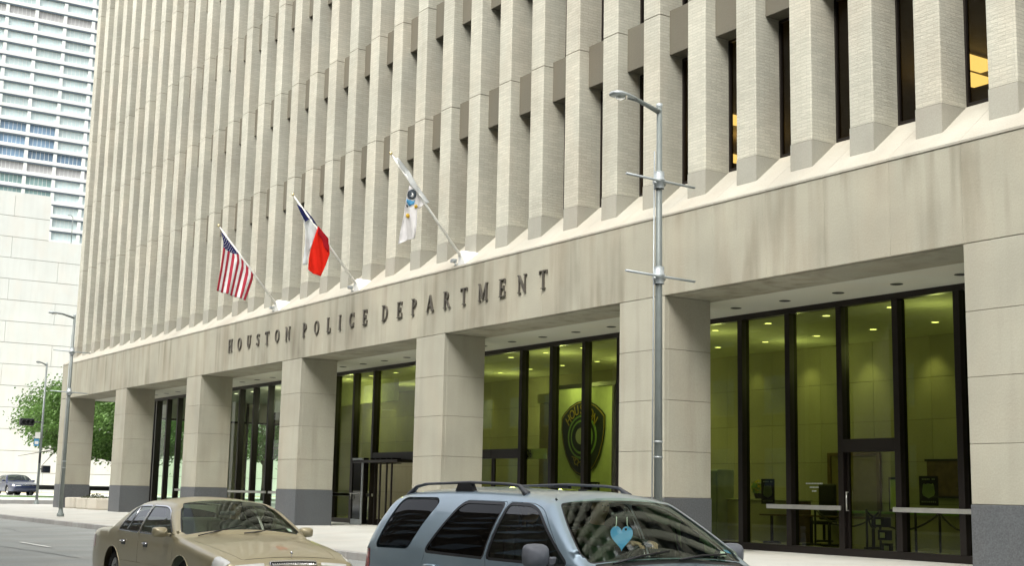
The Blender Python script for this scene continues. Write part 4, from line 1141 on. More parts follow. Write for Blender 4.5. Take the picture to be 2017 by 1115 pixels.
def poster(x, z, w_, h_, label):
    r = empty('poster', (x, GY + .06, z), 0, label, 'poster', 'black posters with a silver badge in the lobby windows')
    mb = MB(); mb.box((-w_ / 2, 0, -h_ / 2), (w_ / 2, .006, h_ / 2), 'poster_black'); mb.build('sheet', r)
    b_ = [(0, .5), (.25, .44), (.34, .5), (.42, .40), (.46, .1), (.5, -.1), (.42, -.32), (.2, -.42), (0, -.5)]
    poly = [(a * w_ * .68, b * h_ * .50 + .0) for a, b in b_]; poly = poly + [(-a, b) for a, b in poly[1:-1][::-1]]
    mb = MB(); mb.prism(poly, -.006, -.001, 'Y', 'poster_silver'); mb.build('badge', r)
    for zz, ww in ((h_ * .39, .62), (-h_ * .37, .7)):
        # lettering too small to read in the photograph: a row of short strokes
        mb = MB(); n = 8
        for q in range(n):
            if q == 5 and zz > 0: continue
            xx = -w_ * ww / 2 + w_ * ww * q / (n - 1); mb.box((xx - .012, -.005, zz - .014), (xx + .012, -.001, zz + .014), 'poster_silver')
        mb.build('lettering', r)
poster(-10.43, 1.49, .42, .56, 'black badge poster on the glass two panes left of the door')
poster(-5.96, 1.55, .46, .58, 'black badge poster on the glass just right of the door')
poster(-16.9, 1.42, .42, .50, 'black badge poster on the glass under the badge banner')
poster(-30.65, 1.55, .40, .56, 'black badge poster beside the left vestibule door')
poster(-43.4, 1.45, .40, .56, 'black badge poster at the left edge of the glass behind the gold car')
# small window lettering
mb = MB()
for (x, z, n) in ((-8.96, 1.66, 11), (-8.96, 1.58, 6), (-8.96, 1.50, 3)):
    for q in range(n):
        xx = x + (q - n / 2) * .045; mb.box((xx, GY + .008, z), (xx + .03, GY + .012, z + .028), 'poster_silver')
bpart(mb, 'window_lettering')

# furniture
def desk(x, y, w_, d_, h_, label):
    r = empty('desk', (x, y, FZ), 0, label, 'desk')
    mb = MB(); mb.box((-w_ / 2, -d_ / 2, h_ - .04), (w_ / 2, d_ / 2, h_), 'desk_top', bevel=.01); mb.build('top', r)
    mb = MB(); mb.box((-w_ / 2 + .04, -d_ / 2 + .05, .02), (w_ / 2 - .04, -d_ / 2 + .08, h_ - .05), 'lobby_stone'); mb.box((-w_ / 2 + .04, -d_ / 2 + .08, .02), (-w_ / 2 + .08, d_ / 2 - .04, h_ - .05), 'wood'); mb.box((w_ / 2 - .08, -d_ / 2 + .08, .02), (w_ / 2 - .04, d_ / 2 - .04, h_ - .05), 'wood'); mb.build('panel', r)
desk(-14.7, 7.6, 2.6, .8, 1.12, 'reception desk with a pale top left of the door')
r = empty('cabinet', (-16.4, 7.2, FZ), 0, 'tall grey-green cabinet behind the glass beside the granite pillar', 'cabinet')
mb = MB(); mb.box((-.55, -.3, 0), (.55, .3, 1.9), 'galvanised', bevel=.02); mb.build('body', r)
mb = MB(); mb.box((-.52, -.325, .06), (-.01, -.302, 1.85), 'pole_grey', bevel=.01); mb.build('cabinet_door', r); mb = MB(); mb.box((.01, -.325, .06), (.52, -.302, 1.85), 'pole_grey', bevel=.01); mb.build('cabinet_door', r)
r = empty('desk_chair', (-13.7, 8.7, FZ), 0, 'high-backed dark chair behind the reception desk', 'chair')
mb = MB(); mb.box((-.3, .1, .6), (.3, .2, 1.55), 'black_plastic', bevel=.05); mb.build('backrest', r)
mb = MB(); mb.box((-.3, -.3, .48), (.3, .2, .58), 'black_plastic', bevel=.04); mb.build('seat', r)
mb = MB(); mb.tube([(0, 0, .08), (0, 0, .48)], .04, 'black_plastic', 8); mb.tube([(-.3, 0, .05), (.3, 0, .05)], .03, 'black_plastic', 6); mb.tube([(0, -.3, .05), (0, .3, .05)], .03, 'black_plastic', 6); mb.build('base', r)
r = empty('flower_pot', (-14.9, 7.5, FZ + 1.12), 0, 'round yellow flower arrangement on the reception desk', 'flower pot')
mb = MB(); mb.lathe([(.09, 0), (.13, .12), (.13, .15), (.001, .14)], mat='poster_black', seg=14); mb.build('pot', r)
mb = MB(); rnd = random.Random(5)
for q in range(160):
    d_ = Vector((rnd.gauss(0, 1), rnd.gauss(0, 1), rnd.gauss(0, 1))).normalized() * .2; c = Vector((0, 0, .30)) + d_; a_ = d_.orthogonal().normalized() * .045; b_ = d_.cross(a_).normalized() * .045
    mb.add([c - a_, c - b_, c + a_, c + b_], [(0, 1, 2, 3)], 'badge_green' if q % 3 else 'yellow_plastic')
mb.build('flowers', r, fixn=False)
for (x, lab) in ((-13.2, 'left of two dark trestle tables in the lobby behind the rail'), (-11.2, 'right of two dark trestle tables in the lobby behind the rail')):
    r = empty('table', (x, 7.0, FZ), 0, lab, 'table', 'dark tables in the lobby')
    mb = MB(); mb.box((-.8, -.35, .70), (.8, .35, .74), 'wood', bevel=.008); mb.build('top', r)
    for a_ in (-.7, .7):
        mb = MB(); mb.box((a_ - .03, -.3, 0), (a_ + .03, .3, .05), 'poster_black'); mb.box((a_ - .025, -.03, .05), (a_ + .025, .03, .70), 'poster_black'); mb.build('leg', r)
# queue posts with belts
posts = [(-11.6, 6.2), (-9.4, 6.0), (-8.9, 5.0), (-7.9, 6.2), (-6.2, 5.8), (-7.3, 4.7)]
labs = ['leftmost dark queue post by the tables', 'dark queue post left of the glass door', 'dark queue post close behind the door', 'dark queue post behind the door opening', 'rightmost dark queue post', 'dark queue post nearest to the glass door']
for (x, y), lab in zip(posts, labs):
    r = empty('queue_post', (x, y, FZ), 0, lab, 'queue post', 'queue posts in the lobby')
    mb = MB(); mb.lathe([(.001, .03), (.17, .02), (.17, 0)], mat='aluminium', seg=18); mb.build('base', r)
    mb = MB(); mb.tube([(0, 0, .02), (0, 0, .95)], .028, 'poster_black', 10); mb.build('pole', r)
for (i, j), lab in (((0, 1), 'sagging dark rope left of the door'), ((1, 2), 'short dark rope just behind the left door jamb'), ((3, 4), 'sagging dark rope right of the door'), ((2, 3), 'dark rope sagging across the door opening')):
    a_, b_ = Vector((*posts[i], FZ + .9)), Vector((*posts[j], FZ + .9)); mb = MB(); mid = (a_ + b_) / 2
    pts = [a_.lerp(b_, t) - Vector((0, 0, .38 * 4 * t * (1 - t))) - mid for t in [q / 10 for q in range(11)]]
    mb.tube(pts, .022, 'poster_black', 8); o = mb.build('rope', loc=mid); tag(o, lab, 'rope')
# notice stand, board, counter strip, wooden doors on the back wall
r = empty('notice_board', (-10.05, LB - .06, 1.9), 0, 'dark framed board on the back wall at the right end of the glass', 'notice board')
mb = MB(); mb.box((-.9, -.03, -.42), (.75, .02, .45), 'wood', bevel=.01); mb.build('board', r)
mb = MB(); mb.box((-.95, -.045, .45), (.8, .02, .5), 'poster_black'); mb.box((-.95, -.045, -.47), (.8, .02, -.42), 'poster_black'); mb.build('frame', r)
q = MB(); q.box((-14.2, LB - .06, FZ), (-12.6, LB - .022, 2.5), 'door_wood', bevel=.008); bpart(q, 'lobby_door')
q = MB(); q.box((-14.32, LB - .09, FZ), (-14.21, LB - .021, 2.6), 'wood'); q.box((-12.59, LB - .09, FZ), (-12.48, LB - .021, 2.6), 'wood'); q.box((-14.2, LB - .09, 2.51), (-12.6, LB - .021, 2.6), 'wood'); bpart(q, 'door_frame')
q = MB(); q.box((-14.0, LB - .6, FZ + .8), (-7, LB - .1, FZ + .86), 'badge_green'); q.box((-14.0, LB - .5, FZ), (-7, LB - .2, FZ + .79), 'lobby_stone'); bpart(q, 'lobby_counter')
r = empty('notice_stand', (-7.05, GY + .35, FZ), 0, 'narrow framed notice on a stand just behind the door glass', 'notice stand')
mb = MB(); mb.box((-.16, -.015, .92), (.16, .015, 1.62), 'poster_black', bevel=.008); mb.build('frame', r)
mb = MB(); mb.box((-.11, -.022, .97), (.11, -.016, 1.57), 'sign_panel'); mb.build('notice', r)
mb = MB(); mb.tube([(0, 0, .03), (0, 0, .92)], .018, 'poster_black', 8); mb.lathe([(.001, .02), (.15, .01), (.15, 0)], mat='poster_black', seg=14); mb.build('stand', r)
r = empty('leaflet_rack', (-7.75, GY + .8, FZ), 0, 'small dark leaflet rack on the floor behind the glass door', 'leaflet rack')
for k in range(3):
    mb = MB(); mb.box((-.14 + .05 * k, -.05 - .06 * (2 - k), .05 + .27 * (2 - k)), (.14 + .02 * k, .06, .26 + .27 * (2 - k)), 'poster_black', bevel=.01); mb.build('tray', r)
    mb = MB(); mb.box((-.07 + .05 * k, -.058 - .06 * (2 - k), .10 + .27 * (2 - k)), (.06 + .05 * k, -.052 - .06 * (2 - k), .21 + .27 * (2 - k)), 'paper'); mb.build('leaflet', r)

# ------------------------------------------------------------------ vehicles
def chaikin(p, it=3):
    for _ in range(it):
        q = [p[0]]
        for a, b in zip(p[:-1], p[1:]): q += [lerp2(a, b, .25), lerp2(a, b, .75)]
        q.append(p[-1]); p = q
    return p
def resample(p, step):
    out = [p[0]]; acc = 0
    for a, b in zip(p[:-1], p[1:]):
        L = hypot(b[0] - a[0], b[1] - a[1])
        while acc + L >= step:
            t = (step - acc) / L; a = lerp2(a, b, t); out.append(a); L = hypot(b[0] - a[0], b[1] - a[1]); acc = 0
        acc += L
    if hypot(out[-1][0] - p[-1][0], out[-1][1] - p[-1][1]) > step * .3: out.append(p[-1])
    else: out[-1] = p[-1]
    return out
def rpoly(pts, r=.05, n=5):
    """rounded polygon"""
    out = []; N = len(pts)
    if not isinstance(r, (list, tuple)): r = [r] * N
    for i in range(N):
        P0, P, P1 = Vector(pts[i - 1]), Vector(pts[i]), Vector(pts[(i + 1) % N])
        a, b = (P0 - P), (P1 - P); la, lb = a.length, b.length; a.normalize(); b.normalize()
        d = min(r[i] * 1.0, la * .45, lb * .45); A, B = P + a * d, P + b * d
        for k in range(n + 1):
            t = k / n; q = A.lerp(P, t).lerp(P.lerp(B, t), t); out.append((q.x, q.y))
    return out
def area(p): return sum(p[i - 1][0] * p[i][1] - p[i][0] * p[i - 1][1] for i in range(len(p))) / 2
def offset(p, d):
    """grow a polygon outwards by d"""
    s_ = 1 if area(p) > 0 else -1; out = []; N = len(p)
    for i in range(N):
        a, b, c = Vector(p[i - 1]), Vector(p[i]), Vector(p[(i + 1) % N])
        e1, e2 = (b - a), (c - b)
        if e1.length < 1e-7: e1 = e2
        if e2.length < 1e-7: e2 = e1
        n1 = Vector((e1.y, -e1.x)).normalized() * s_; n2 = Vector((e2.y, -e2.x)).normalized() * s_
        nn = n1 + n2
        if nn.length < 1e-6: nn = n1
        nn.normalize(); k = 1 / max(.5, nn.dot(n1)); out.append((b.x + nn.x * d * k, b.y + nn.y * d * k))
    return out
def densify(p, step=.05):
    out = []
    for i in range(len(p)):
        a, b = p[i], p[(i + 1) % len(p)]; n = max(1, int(hypot(b[0] - a[0], b[1] - a[1]) / step))
        out += [lerp2(a, b, k / n) for k in range(n)]
    return out
class Car:
    def __init__(s, prof, W0, tumble, belt, zw, xends, taper, rfun, crown, wheels, rw, bottom, paint):
        s.prof = resample(chaikin(prof), .045); s.W0, s.tumble, s.belt, s.zw = W0, tumble, belt, zw
        s.xe, s.taper, s.rfun, s.crown, s.wheels, s.rw, s.bottom, s.paint = xends, taper, rfun, crown, wheels, rw, bottom, paint
        s.parts = {}
        s.S = [0]
        for a, b in zip(s.prof[:-1], s.prof[1:]): s.S.append(s.S[-1] + hypot(b[0] - a[0], b[1] - a[1]))
    def W(s, x, z):
        w_ = s.W0
        if z > s.belt: w_ -= s.tumble(z - s.belt)
        else: w_ -= .10 * (abs(z - s.zw)) ** 1.6
        e = max(0, x - s.xe[1]) / (s.prof[0][0] + .1 - s.xe[1]) if x > 0 else max(0, s.xe[0] - x) / (s.xe[0] - s.prof[-1][0] + .1)
        return w_ * (1 - s.taper * e * e)
    def dist(s, x, z):
        best = 1e9; bi = 0
        for i in range(len(s.prof) - 1):
            ax, az = s.prof[i]; bx, bz = s.prof[i + 1]
            if min(ax, bx) - .3 > x or max(ax, bx) + .3 < x: continue
            dx, dz = bx - ax, bz - az; t = max(0, min(1, ((x - ax) * dx + (z - az) * dz) / (dx * dx + dz * dz + 1e-12)))
            d = hypot(x - ax - dx * t, z - az - dz * t)
            if d < best: best, bi = d, i
        return best, bi
    def side(s, x, z):
        d, i = s.dist(x, z); R = s.rfun(*s.prof[min(i, len(s.prof) - 1)]); q = min(d, R) / R
        return s.W(x, z) - R * (1 - sqrt(max(0, 1 - (1 - q) ** 2)))
    def pt(s, t):
        import bisect
        i = max(0, min(len(s.S) - 2, bisect.bisect(s.S, t) - 1)); k = (t - s.S[i]) / (s.S[i + 1] - s.S[i])
        return lerp2(s.prof[i], s.prof[i + 1], k), i
    def top(s, t, u):
        (x, z), i = s.pt(t); R = s.rfun(x, z); Y = s.W(x, z) - R
        a, b = s.prof[max(0, i - 2)], s.prof[min(len(s.prof) - 1, i + 3)]
        tx_, tz = b[0] - a[0], b[1] - a[1]; L = hypot(tx_, tz); nx, nz = -tz / L, tx_ / L
        if nx * 0 + nz < 0 and abs(nz) > .5: nx, nz = -nx, -nz
        # outward: profile runs front-bottom -> over the top -> rear-bottom, outward is to the right of travel
        nx, nz = tz / L, -tx_ / L
        c = s.crown(x, z, nx, nz) * (1 - u * u)
        return Vector((x + nx * c, u * Y, z + nz * c))
    def s_at(s, x, zmin=None):
        """arc length where the upper profile passes x"""
        for i in range(len(s.prof) - 1):
            a, b = s.prof[i], s.prof[i + 1]
            if (a[0] - x) * (b[0] - x) <= 0 and a[0] != b[0] and (a[1] + b[1]) / 2 > (zmin or s.belt - .35): return s.S[i] + (s.S[i + 1] - s.S[i]) * (x - a[0]) / (b[0] - a[0])
        return None
    def cdt(s, outline, regions, steiner, mapf, base, flip):
        """regions: list of (polygon, key, inset, material); later ones win"""
        vs = [Vector(p) for p in outline]; es = [(i, (i + 1) % len(outline)) for i in range(len(outline))]
        for poly, *_ in regions:
            b0 = len(vs); vs += [Vector(p) for p in poly]; es += [(b0 + i, b0 + (i + 1) % len(poly)) for i in range(len(poly))]
        fixed = [v.copy() for v in vs]
        for p in steiner:
            if inside(p, outline): vs.append(Vector(p))
        r = delaunay_2d_cdt(vs, es, [], 0, 1e-7)
        P = r[0]
        for f in r[2]:
            c = sum((P[i] for i in f), Vector((0, 0))) / len(f)
            if not inside(c, outline): continue
            key, ins, mat = base
            for poly, k2, i2, m2 in regions:
                if inside(c, poly): key, ins, mat = k2, i2, m2
            if key is None: continue
            d = s.parts.setdefault(key, {'map': {}, 'mb': MB()})
            idx = []
            for i in f:
                kk = (round(P[i].x, 5), round(P[i].y, 5), ins, flip)
                if kk not in d['map']: d['map'][kk] = len(d['mb'].v); d['mb'].v.append(tuple(mapf(P[i].x, P[i].y, ins)))
                idx.append(d['map'][kk])
            d['mb'].f.append(idx[::-1] if flip else idx); d['mb'].mi.append(d['mb'].mat(mat)); d['mb'].sm.append(True)
    def build_sides(s, side_regions):
        zb = s.bottom
        pr = [p for p in s.prof if p[1] >= zb]
        out = list(pr)                    # front-bottom ... rear-bottom along the top
        # underside with wheel arches, rear to front
        low = []
        for xw in sorted(s.wheels):
            ra = s.rw * 1.17; h = s.rw - zb
            a0 = math.asin(max(-1, min(1, -h / ra)))
            aa = [pi - a0 + (a0 - (pi - a0)) * k / 18 for k in range(19)]
            low += [(xw + ra * cos(a), s.rw + ra * sin(a)) for a in aa]
        bot = [(pr[-1][0] + .01, zb)] + low + [(pr[0][0] - .01, zb)]
        bot = densify(bot + [bot[0]], .08)[:]
        outline = out + [p for p in bot if inside_safe(p)]
        # remove the wrap-around duplicates
        outline = out + densify_open([(pr[-1][0], zb)] + low + [(pr[0][0], zb)], .08)[1:-1]
        st = []
        for i in range(0, len(s.prof)):
            a, b = s.prof[max(0, i - 1)], s.prof[min(len(s.prof) - 1, i + 1)]; L = hypot(b[0] - a[0], b[1] - a[1]) or 1
            nx, nz = -(b[1] - a[1]) / L, (b[0] - a[0]) / L
            R = s.rfun(*s.prof[i])
            for k in range(1, 6):
                d = R * (1 - cos(k * pi / 10)); st.append((s.prof[i][0] + nx * d, s.prof[i][1] + nz * d))
        st = [p for p in st if abs(s.dist(*p)[0]) > .0008]
        x = s.prof[-1][0] - .1
        while x < s.prof[0][0] + .3:
            z = zb + .05
            while z < 1.9:
                if inside((x, z), outline) and s.dist(x, z)[0] > .09: st.append((x + .01 * (int(z * 100) % 2), z))
                z += .075
            x += .08
        for sg in (-1, 1):
            def mp(x, z, ins, sg=sg): return (x, sg * (s.side(x, z) - ins), z)
            regs = [(poly, (k[0], sg) + tuple(k[1:]) if isinstance(k, tuple) else k, ins, mat) for poly, k, ins, mat in side_regions]
            s.cdt(outline, regs, st, mp, (('body',), 0, s.paint), sg < 0)
    def build_top(s, regions):
        """regions polygons in (arc length, u)"""
        T = s.S[-1]; K = .75
        ts = list(s.S); n = 16
        outline = [(t, -K) for t in ts] + [(T, K * (2 * q / n - 1)) for q in range(1, n)] + [(t, K) for t in reversed(ts)] + [(0, -K * (2 * q / n - 1)) for q in range(1, n)]
        st = [(ts[i], K * (2 * q / n - 1)) for i in range(1, len(ts) - 1) for q in range(1, n)]
        def mp(t, y, ins):
            p = s.top(max(0, min(T, t)), max(-1, min(1, y / K))); 
            if ins:
                q = s.top(max(0, min(T, t + .02)), y / K) - p; w_ = Vector((0, 1, 0)); nn = q.cross(w_).normalized()
                p = p - nn * ins * (1 if nn.dot(Vector((p.x * .3, 0, 1))) > 0 else -1)
            return p
        s.cdt(outline, [([(a, b * K) for a, b in poly], k, i, m_) for poly, k, i, m_ in regions], st, mp, (('body',), 0, s.paint), False)
def inside_safe(p): return True
def densify_open(p, step):
    out = []
    for a, b in zip(p[:-1], p[1:]):
        n = max(1, int(hypot(b[0] - a[0], b[1] - a[1]) / step)); out += [lerp2(a, b, k / n) for k in range(n)]
    return out + [p[-1]]
def glass_patch(c, sa, sb, umax, inset, mat, name, parent, bulge=.012, ns=14, nu=30):
    """a smooth curved pane with exact normals, set slightly inside its opening"""
    (xa, za), (xb, zb) = c.pt(sa)[0], c.pt(sb)[0]
    Ya = c.W(xa, za) - c.rfun(xa, za); Yb = c.W(xb, zb) - c.rfun(xb, zb)
    tx_, tz = xb - xa, zb - za; L = hypot(tx_, tz); nx, nz = tz / L, -tx_ / L
    cr = c.crown((xa + xb) / 2, (za + zb) / 2, nx, nz)
    def P(t, u):
        k = cr * (1 - u * u) + bulge * 4 * t * (1 - t) - inset
        return Vector((xa + tx_ * t + nx * k, u * (Ya + (Yb - Ya) * t), za + tz * t + nz * k))
    V_, N_ = [], []
    for i in range(ns + 1):
        for j in range(nu + 1):
            t = -.03 + 1.06 * i / ns; u = -umax + 2 * umax * j / nu; e = 1e-3
            V_.append(P(t, u)); n_ = (P(t + e, u) - P(t - e, u)).cross(P(t, u + e) - P(t, u - e)).normalized()
            if n_.dot(Vector((nx, 0, nz))) < 0: n_ = -n_
            N_.append(n_)
    F_ = [(i * (nu + 1) + j, i * (nu + 1) + j + 1, (i + 1) * (nu + 1) + j + 1, (i + 1) * (nu + 1) + j) for i in range(ns) for j in range(nu)]
    mb = MB(); mb.add(V_, F_, mat, True); me = mb.mesh(name)
    if me.polygons[0].normal.dot(Vector((nx, 0, nz))) < 0: me.flip_normals()
    me.normals_split_custom_set_from_vertices([tuple(n) for n in N_])
    return link(name, me, parent)
def finish_part(d, name, parent, merge=True, outward=True):
    me = d['mb'].mesh(name)
    bm = bmesh.new(); bm.from_mesh(me)
    if merge: bmesh.ops.remove_doubles(bm, verts=bm.verts[:], dist=4e-4)
    bmesh.ops.dissolve_degenerate(bm, edges=bm.edges[:], dist=1e-5)
    bmesh.ops.recalc_face_normals(bm, faces=bm.faces[:])
    bm.to_mesh(me); bm.free()
    for p in me.polygons: p.use_smooth = True
    return link(name, me, parent)
def wheel(parent, x, y, rw, sg, w_=.2):
    r = empty('wheel', (x, y, rw)); r.parent = parent
    mb = MB(); mb.lathe([(rw * .66, -w_ / 2), (rw * .93, -w_ / 2), (rw, -w_ * .36), (rw, w_ * .36), (rw * .93, w_ / 2), (rw * .66, w_ / 2)], mat='rubber', axis='Y', seg=32); mb.build('tyre', r)
    mb = MB(); yy = sg * w_ * .42
    mb.lathe([(rw * .66, yy), (rw * .60, yy - sg * .015), (rw * .58, yy - sg * .05), (rw * .2, yy - sg * .06), (rw * .18, yy), (.001, yy)], mat='rim', axis='Y', seg=32)
    for k in range(7):
        a = 2 * pi * k / 7; c1, s1 = cos(a), sin(a)
        mb.add([(rw * .15 * c1 - .03 * s1, yy - sg * .012, rw * .15 * s1 + .03 * c1), (rw * .15 * c1 + .03 * s1, yy - sg * .012, rw * .15 * s1 - .03 * c1), (rw * .6 * c1 + .022 * s1, yy - sg * .02, rw * .6 * s1 - .022 * c1), (rw * .6 * c1 - .022 * s1, yy - sg * .02, rw * .6 * s1 + .022 * c1),
                (rw * .15 * c1 - .03 * s1, yy - sg * .05, rw * .15 * s1 + .03 * c1), (rw * .15 * c1 + .03 * s1, yy - sg * .05, rw * .15 * s1 - .03 * c1), (rw * .6 * c1 + .022 * s1, yy - sg * .05, rw * .6 * s1 - .022 * c1), (rw * .6 * c1 - .022 * s1, yy - sg * .05, rw * .6 * s1 + .022 * c1)],
               [(0, 1, 2, 3), (0, 1, 5, 4), (1, 2, 6, 5), (2, 3, 7, 6), (3, 0, 4, 7)], 'rim')
    mb.build('rim', r); return r
def seat(parent, x, y, z, mat, head=True, rake=.22, w_=.5):
    r = empty('seat', (x, y, z)); r.parent = parent
    mb = MB(); mb.box((-.25, -w_ / 2, -.12), (.28, w_ / 2, .02), mat, bevel=.05); mb.build('cushion', r)
    mb = MB(); mb.box((-.07, -w_ / 2, 0), (.07, w_ / 2, .60), mat, bevel=.05); o = mb.build('backrest', r); o.location = (-.25, 0, -.02); o.rotation_euler = (0, -rake, 0)
    if head:
        mb = MB(); mb.box((-.05, -.13, .63), (.05, .13, .82), mat, bevel=.04); mb.tube([(0, -.06, .55), (0, -.06, .66)], .008, 'chrome', 6); mb.tube([(0, .06, .55), (0, .06, .66)], .008, 'chrome', 6)
        o = mb.build('headrest', r); o.location = (-.25, 0, -.02); o.rotation_euler = (0, -rake, 0)
    return r
def mirror_unit(parent, x, sg, y, z, mat, w_=.19, h=.14, stalk=.10):
    """door mirror: pod, glass"""
    mb = MB(); n = 10; vs = []; secs = 7
    for k in range(secs):
        t = k / (secs - 1); xx = .06 * (1 - t * 2); sc = sqrt(max(0.02, 1 - (max(0, t * 1.02) - 0.0) ** 3)) if t > 0 else 1
        sc = (1, .99, .96, .90, .78, .58, .28)[secs - 1 - k] if True else sc
        for q in range(16):
            a = 2 * pi * q / 16; c, s_ = cos(a), sin(a); e = .55
            vs.append((-.05 + .11 * (1 - k / (secs - 1)) , sg * (w_ / 2) * sc * math.copysign(abs(c) ** e, c), h / 2 * sc * math.copysign(abs(s_) ** e, s_)))
    mb.add(vs, [(i * 16 + q, i * 16 + (q + 1) % 16, (i + 1) * 16 + (q + 1) % 16, (i + 1) * 16 + q) for i in range(secs - 1) for q in range(16)] + [tuple(range(16)), tuple(range((secs - 1) * 16, secs * 16))], mat, True)
    mb.box((-.02, -sg * w_ * .42, -h * .42), (.03, -sg * (w_ * .5 + stalk), -h * .05), mat, bevel=.012)
    o = mb.build('door_mirror'); o.parent = parent; o.location = (x, sg * y, z)
    g = MB(); g.box((-.056, -w_ * .42, -h * .38), (-.052, w_ * .42, h * .38), 'chrome', bevel=.001); g.build('mirror_glass', o)
    return o

# ---- person: one continuous skin per body
def person(name, loc, label, shirt, skin, hair, hands_at=None, look=0.0, lean=0.0, scale=1.0, cat='person'):
    """seated figure facing +X, origin at the hips"""
    V_ = []; R_ = []; E_ = []
    def v(p, r, parent=None):
        V_.append(Vector(p) * 1.0); R_.append(r); i = len(V_) - 1
        if parent is not None: E_.append((parent, i))
        return i
    pel = v((0, 0, .02), .145); sp1 = v((-.05, 0, .20), .13, pel); ch = v((-.09, 0, .38), .155, sp1); nb = v((-.08, 0, .52), .085, ch)
    nk = v((-.06, 0, .58), .055, nb); hd1 = v((-.03, 0, .66), .075, nk); hd2 = v((-.035, 0, .735), .092, hd1); hd3 = v((-.04, 0, .80), .07, hd2)
    nose = v((.063, 0, .70), .016, hd1)
    wr = {}
    for sg in (-1, 1):
        sh_ = v((-.09, sg * .185, .47), .065, ch)
        tgt = Vector(hands_at[0 if sg < 0 else 1]) if hands_at else Vector((.30, sg * .15, .12))
        s0 = Vector((-.09, sg * .185, .47)); d = tgt - s0; L = d.length; el = s0 + d * .48 + Vector((0, sg * .10, -.14 if L < .55 else -.04))
        e = v(el, .045, sh_); w_ = v(tgt, .028, e); wr[sg] = w_
        dirn = (tgt - el).normalized(); palm = v(tgt + dirn * .055, .034, w_)
        side = dirn.cross(Vector((0, 0, 1))).normalized()
        for q, (o_, ln) in enumerate(((-.030, .062), (-.010, .075), (.010, .070), (.028, .055))):
            b_ = v(tgt + dirn * .10 + side * o_, .0095, palm); c_ = v(tgt + dirn * (.10 + ln * .5) + side * o_ + Vector((0, 0, -.018)), .0085, b_)
            v(tgt + dirn * (.10 + ln * .62) + side * o_ + Vector((0, 0, -.045)), .0075, c_)
        t1 = v(tgt + dirn * .045 + side * (-.045 * sg), .011, palm); v(tgt + dirn * .085 + side * (-.055 * sg) + Vector((0, 0, -.012)), .009, t1)
        hp = v((.06, sg * .10, .0), .095, pel); kn = v((.46, sg * .13, .08), .066, hp); an = v((.62, sg * .12, -.24), .045, kn); ft_ = v((.76, sg * .12, -.29), .038, an)
    me = bpy.data.meshes.new(name); me.from_pydata([tuple(p * scale) for p in V_], E_, []); me.update()
    o = bpy.data.objects.new(name, me); COL.objects.link(o)
    md = o.modifiers.new('skin', 'SKIN')
    for i, sv_ in enumerate(me.skin_vertices[0].data): sv_.radius = (R_[i] * scale, R_[i] * scale * (1.12 if i in (ch, pel) else .95)); sv_.use_root = (i == 0)
    md2 = o.modifiers.new('sub', 'SUBSURF'); md2.levels = 1; md2.render_levels = 1
    dg = bpy.context.evaluated_depsgraph_get(); dg.update(); m2 = bpy.data.meshes.new_from_object(o.evaluated_get(dg)); bpy.data.objects.remove(o)
    for mt in (shirt, skin, 'trousers'): m2.materials.append(MATS[mt])
    wrs = [V_[wr[-1]], V_[wr[1]]]; dirs = []
    for p in m2.polygons:
        c = p.center / scale
        k = 0
        if c.z > .56 and abs(c.y) < .15 and c.x > -.2: k = 1
        if any((c - q).length < .16 and (c - q).dot(q - Vector((-.09, q.y, .47))) > -.01 for q in wrs): k = 1
        if c.z < .12 and k == 0 and c.x > -.02 and abs(c.y) < .3 and not any((c - q).length < .35 for q in wrs): k = 2
        if c.z < .02: k = 2
        p.material_index = k; p.use_smooth = True
    ob = link(name, m2); ob.location = loc; ob.rotation_euler = (0, lean, look); tag(ob, label, cat)
    hm = MB(); vs = []; 
    for i in range(9):
        ph = pi * .62 * i / 8
        for q in range(16):
            a = 2 * pi * q / 16; rr = .1 * sin(ph) * (1.0); back = cos(a) < 0
            z = .745 + .098 * cos(ph) * (1.0) - (.05 if back and i > 5 else 0)
            if not back and i > 4: z = max(z, .775 - .0)
            vs.append(((-.042 + rr * cos(a) * 1.04) * scale, rr * sin(a) * scale, z * scale))
    hm.add(vs, [(i * 16 + q, i * 16 + (q + 1) % 16, (i + 1) * 16 + (q + 1) % 16, (i + 1) * 16 + q) for i in range(8) for q in range(16)], hair, True)
    hm.build('hair', ob)
    for sg in (-1, 1):
        em = MB(); em.lathe([(.001, .0), (.007, .003), (.009, .01), (.001, .018)], (.045 * scale, sg * .030 * scale, .715 * scale), 'X', 'eye_mat', 8); em.build('eye', ob)
        em = MB(); em.lathe([(.001, -.012), (.02, -.008), (.024, 0), (.001, .01)], (-.035 * scale, sg * .082 * scale, .70 * scale), 'Y', skin, 8); em.build('ear', ob)
    em = MB(); em.box((.048 * scale, -.02 * scale, .662 * scale), (.055 * scale, .02 * scale, .668 * scale), 'lamp_red'); em.build('mouth', ob)
    return ob

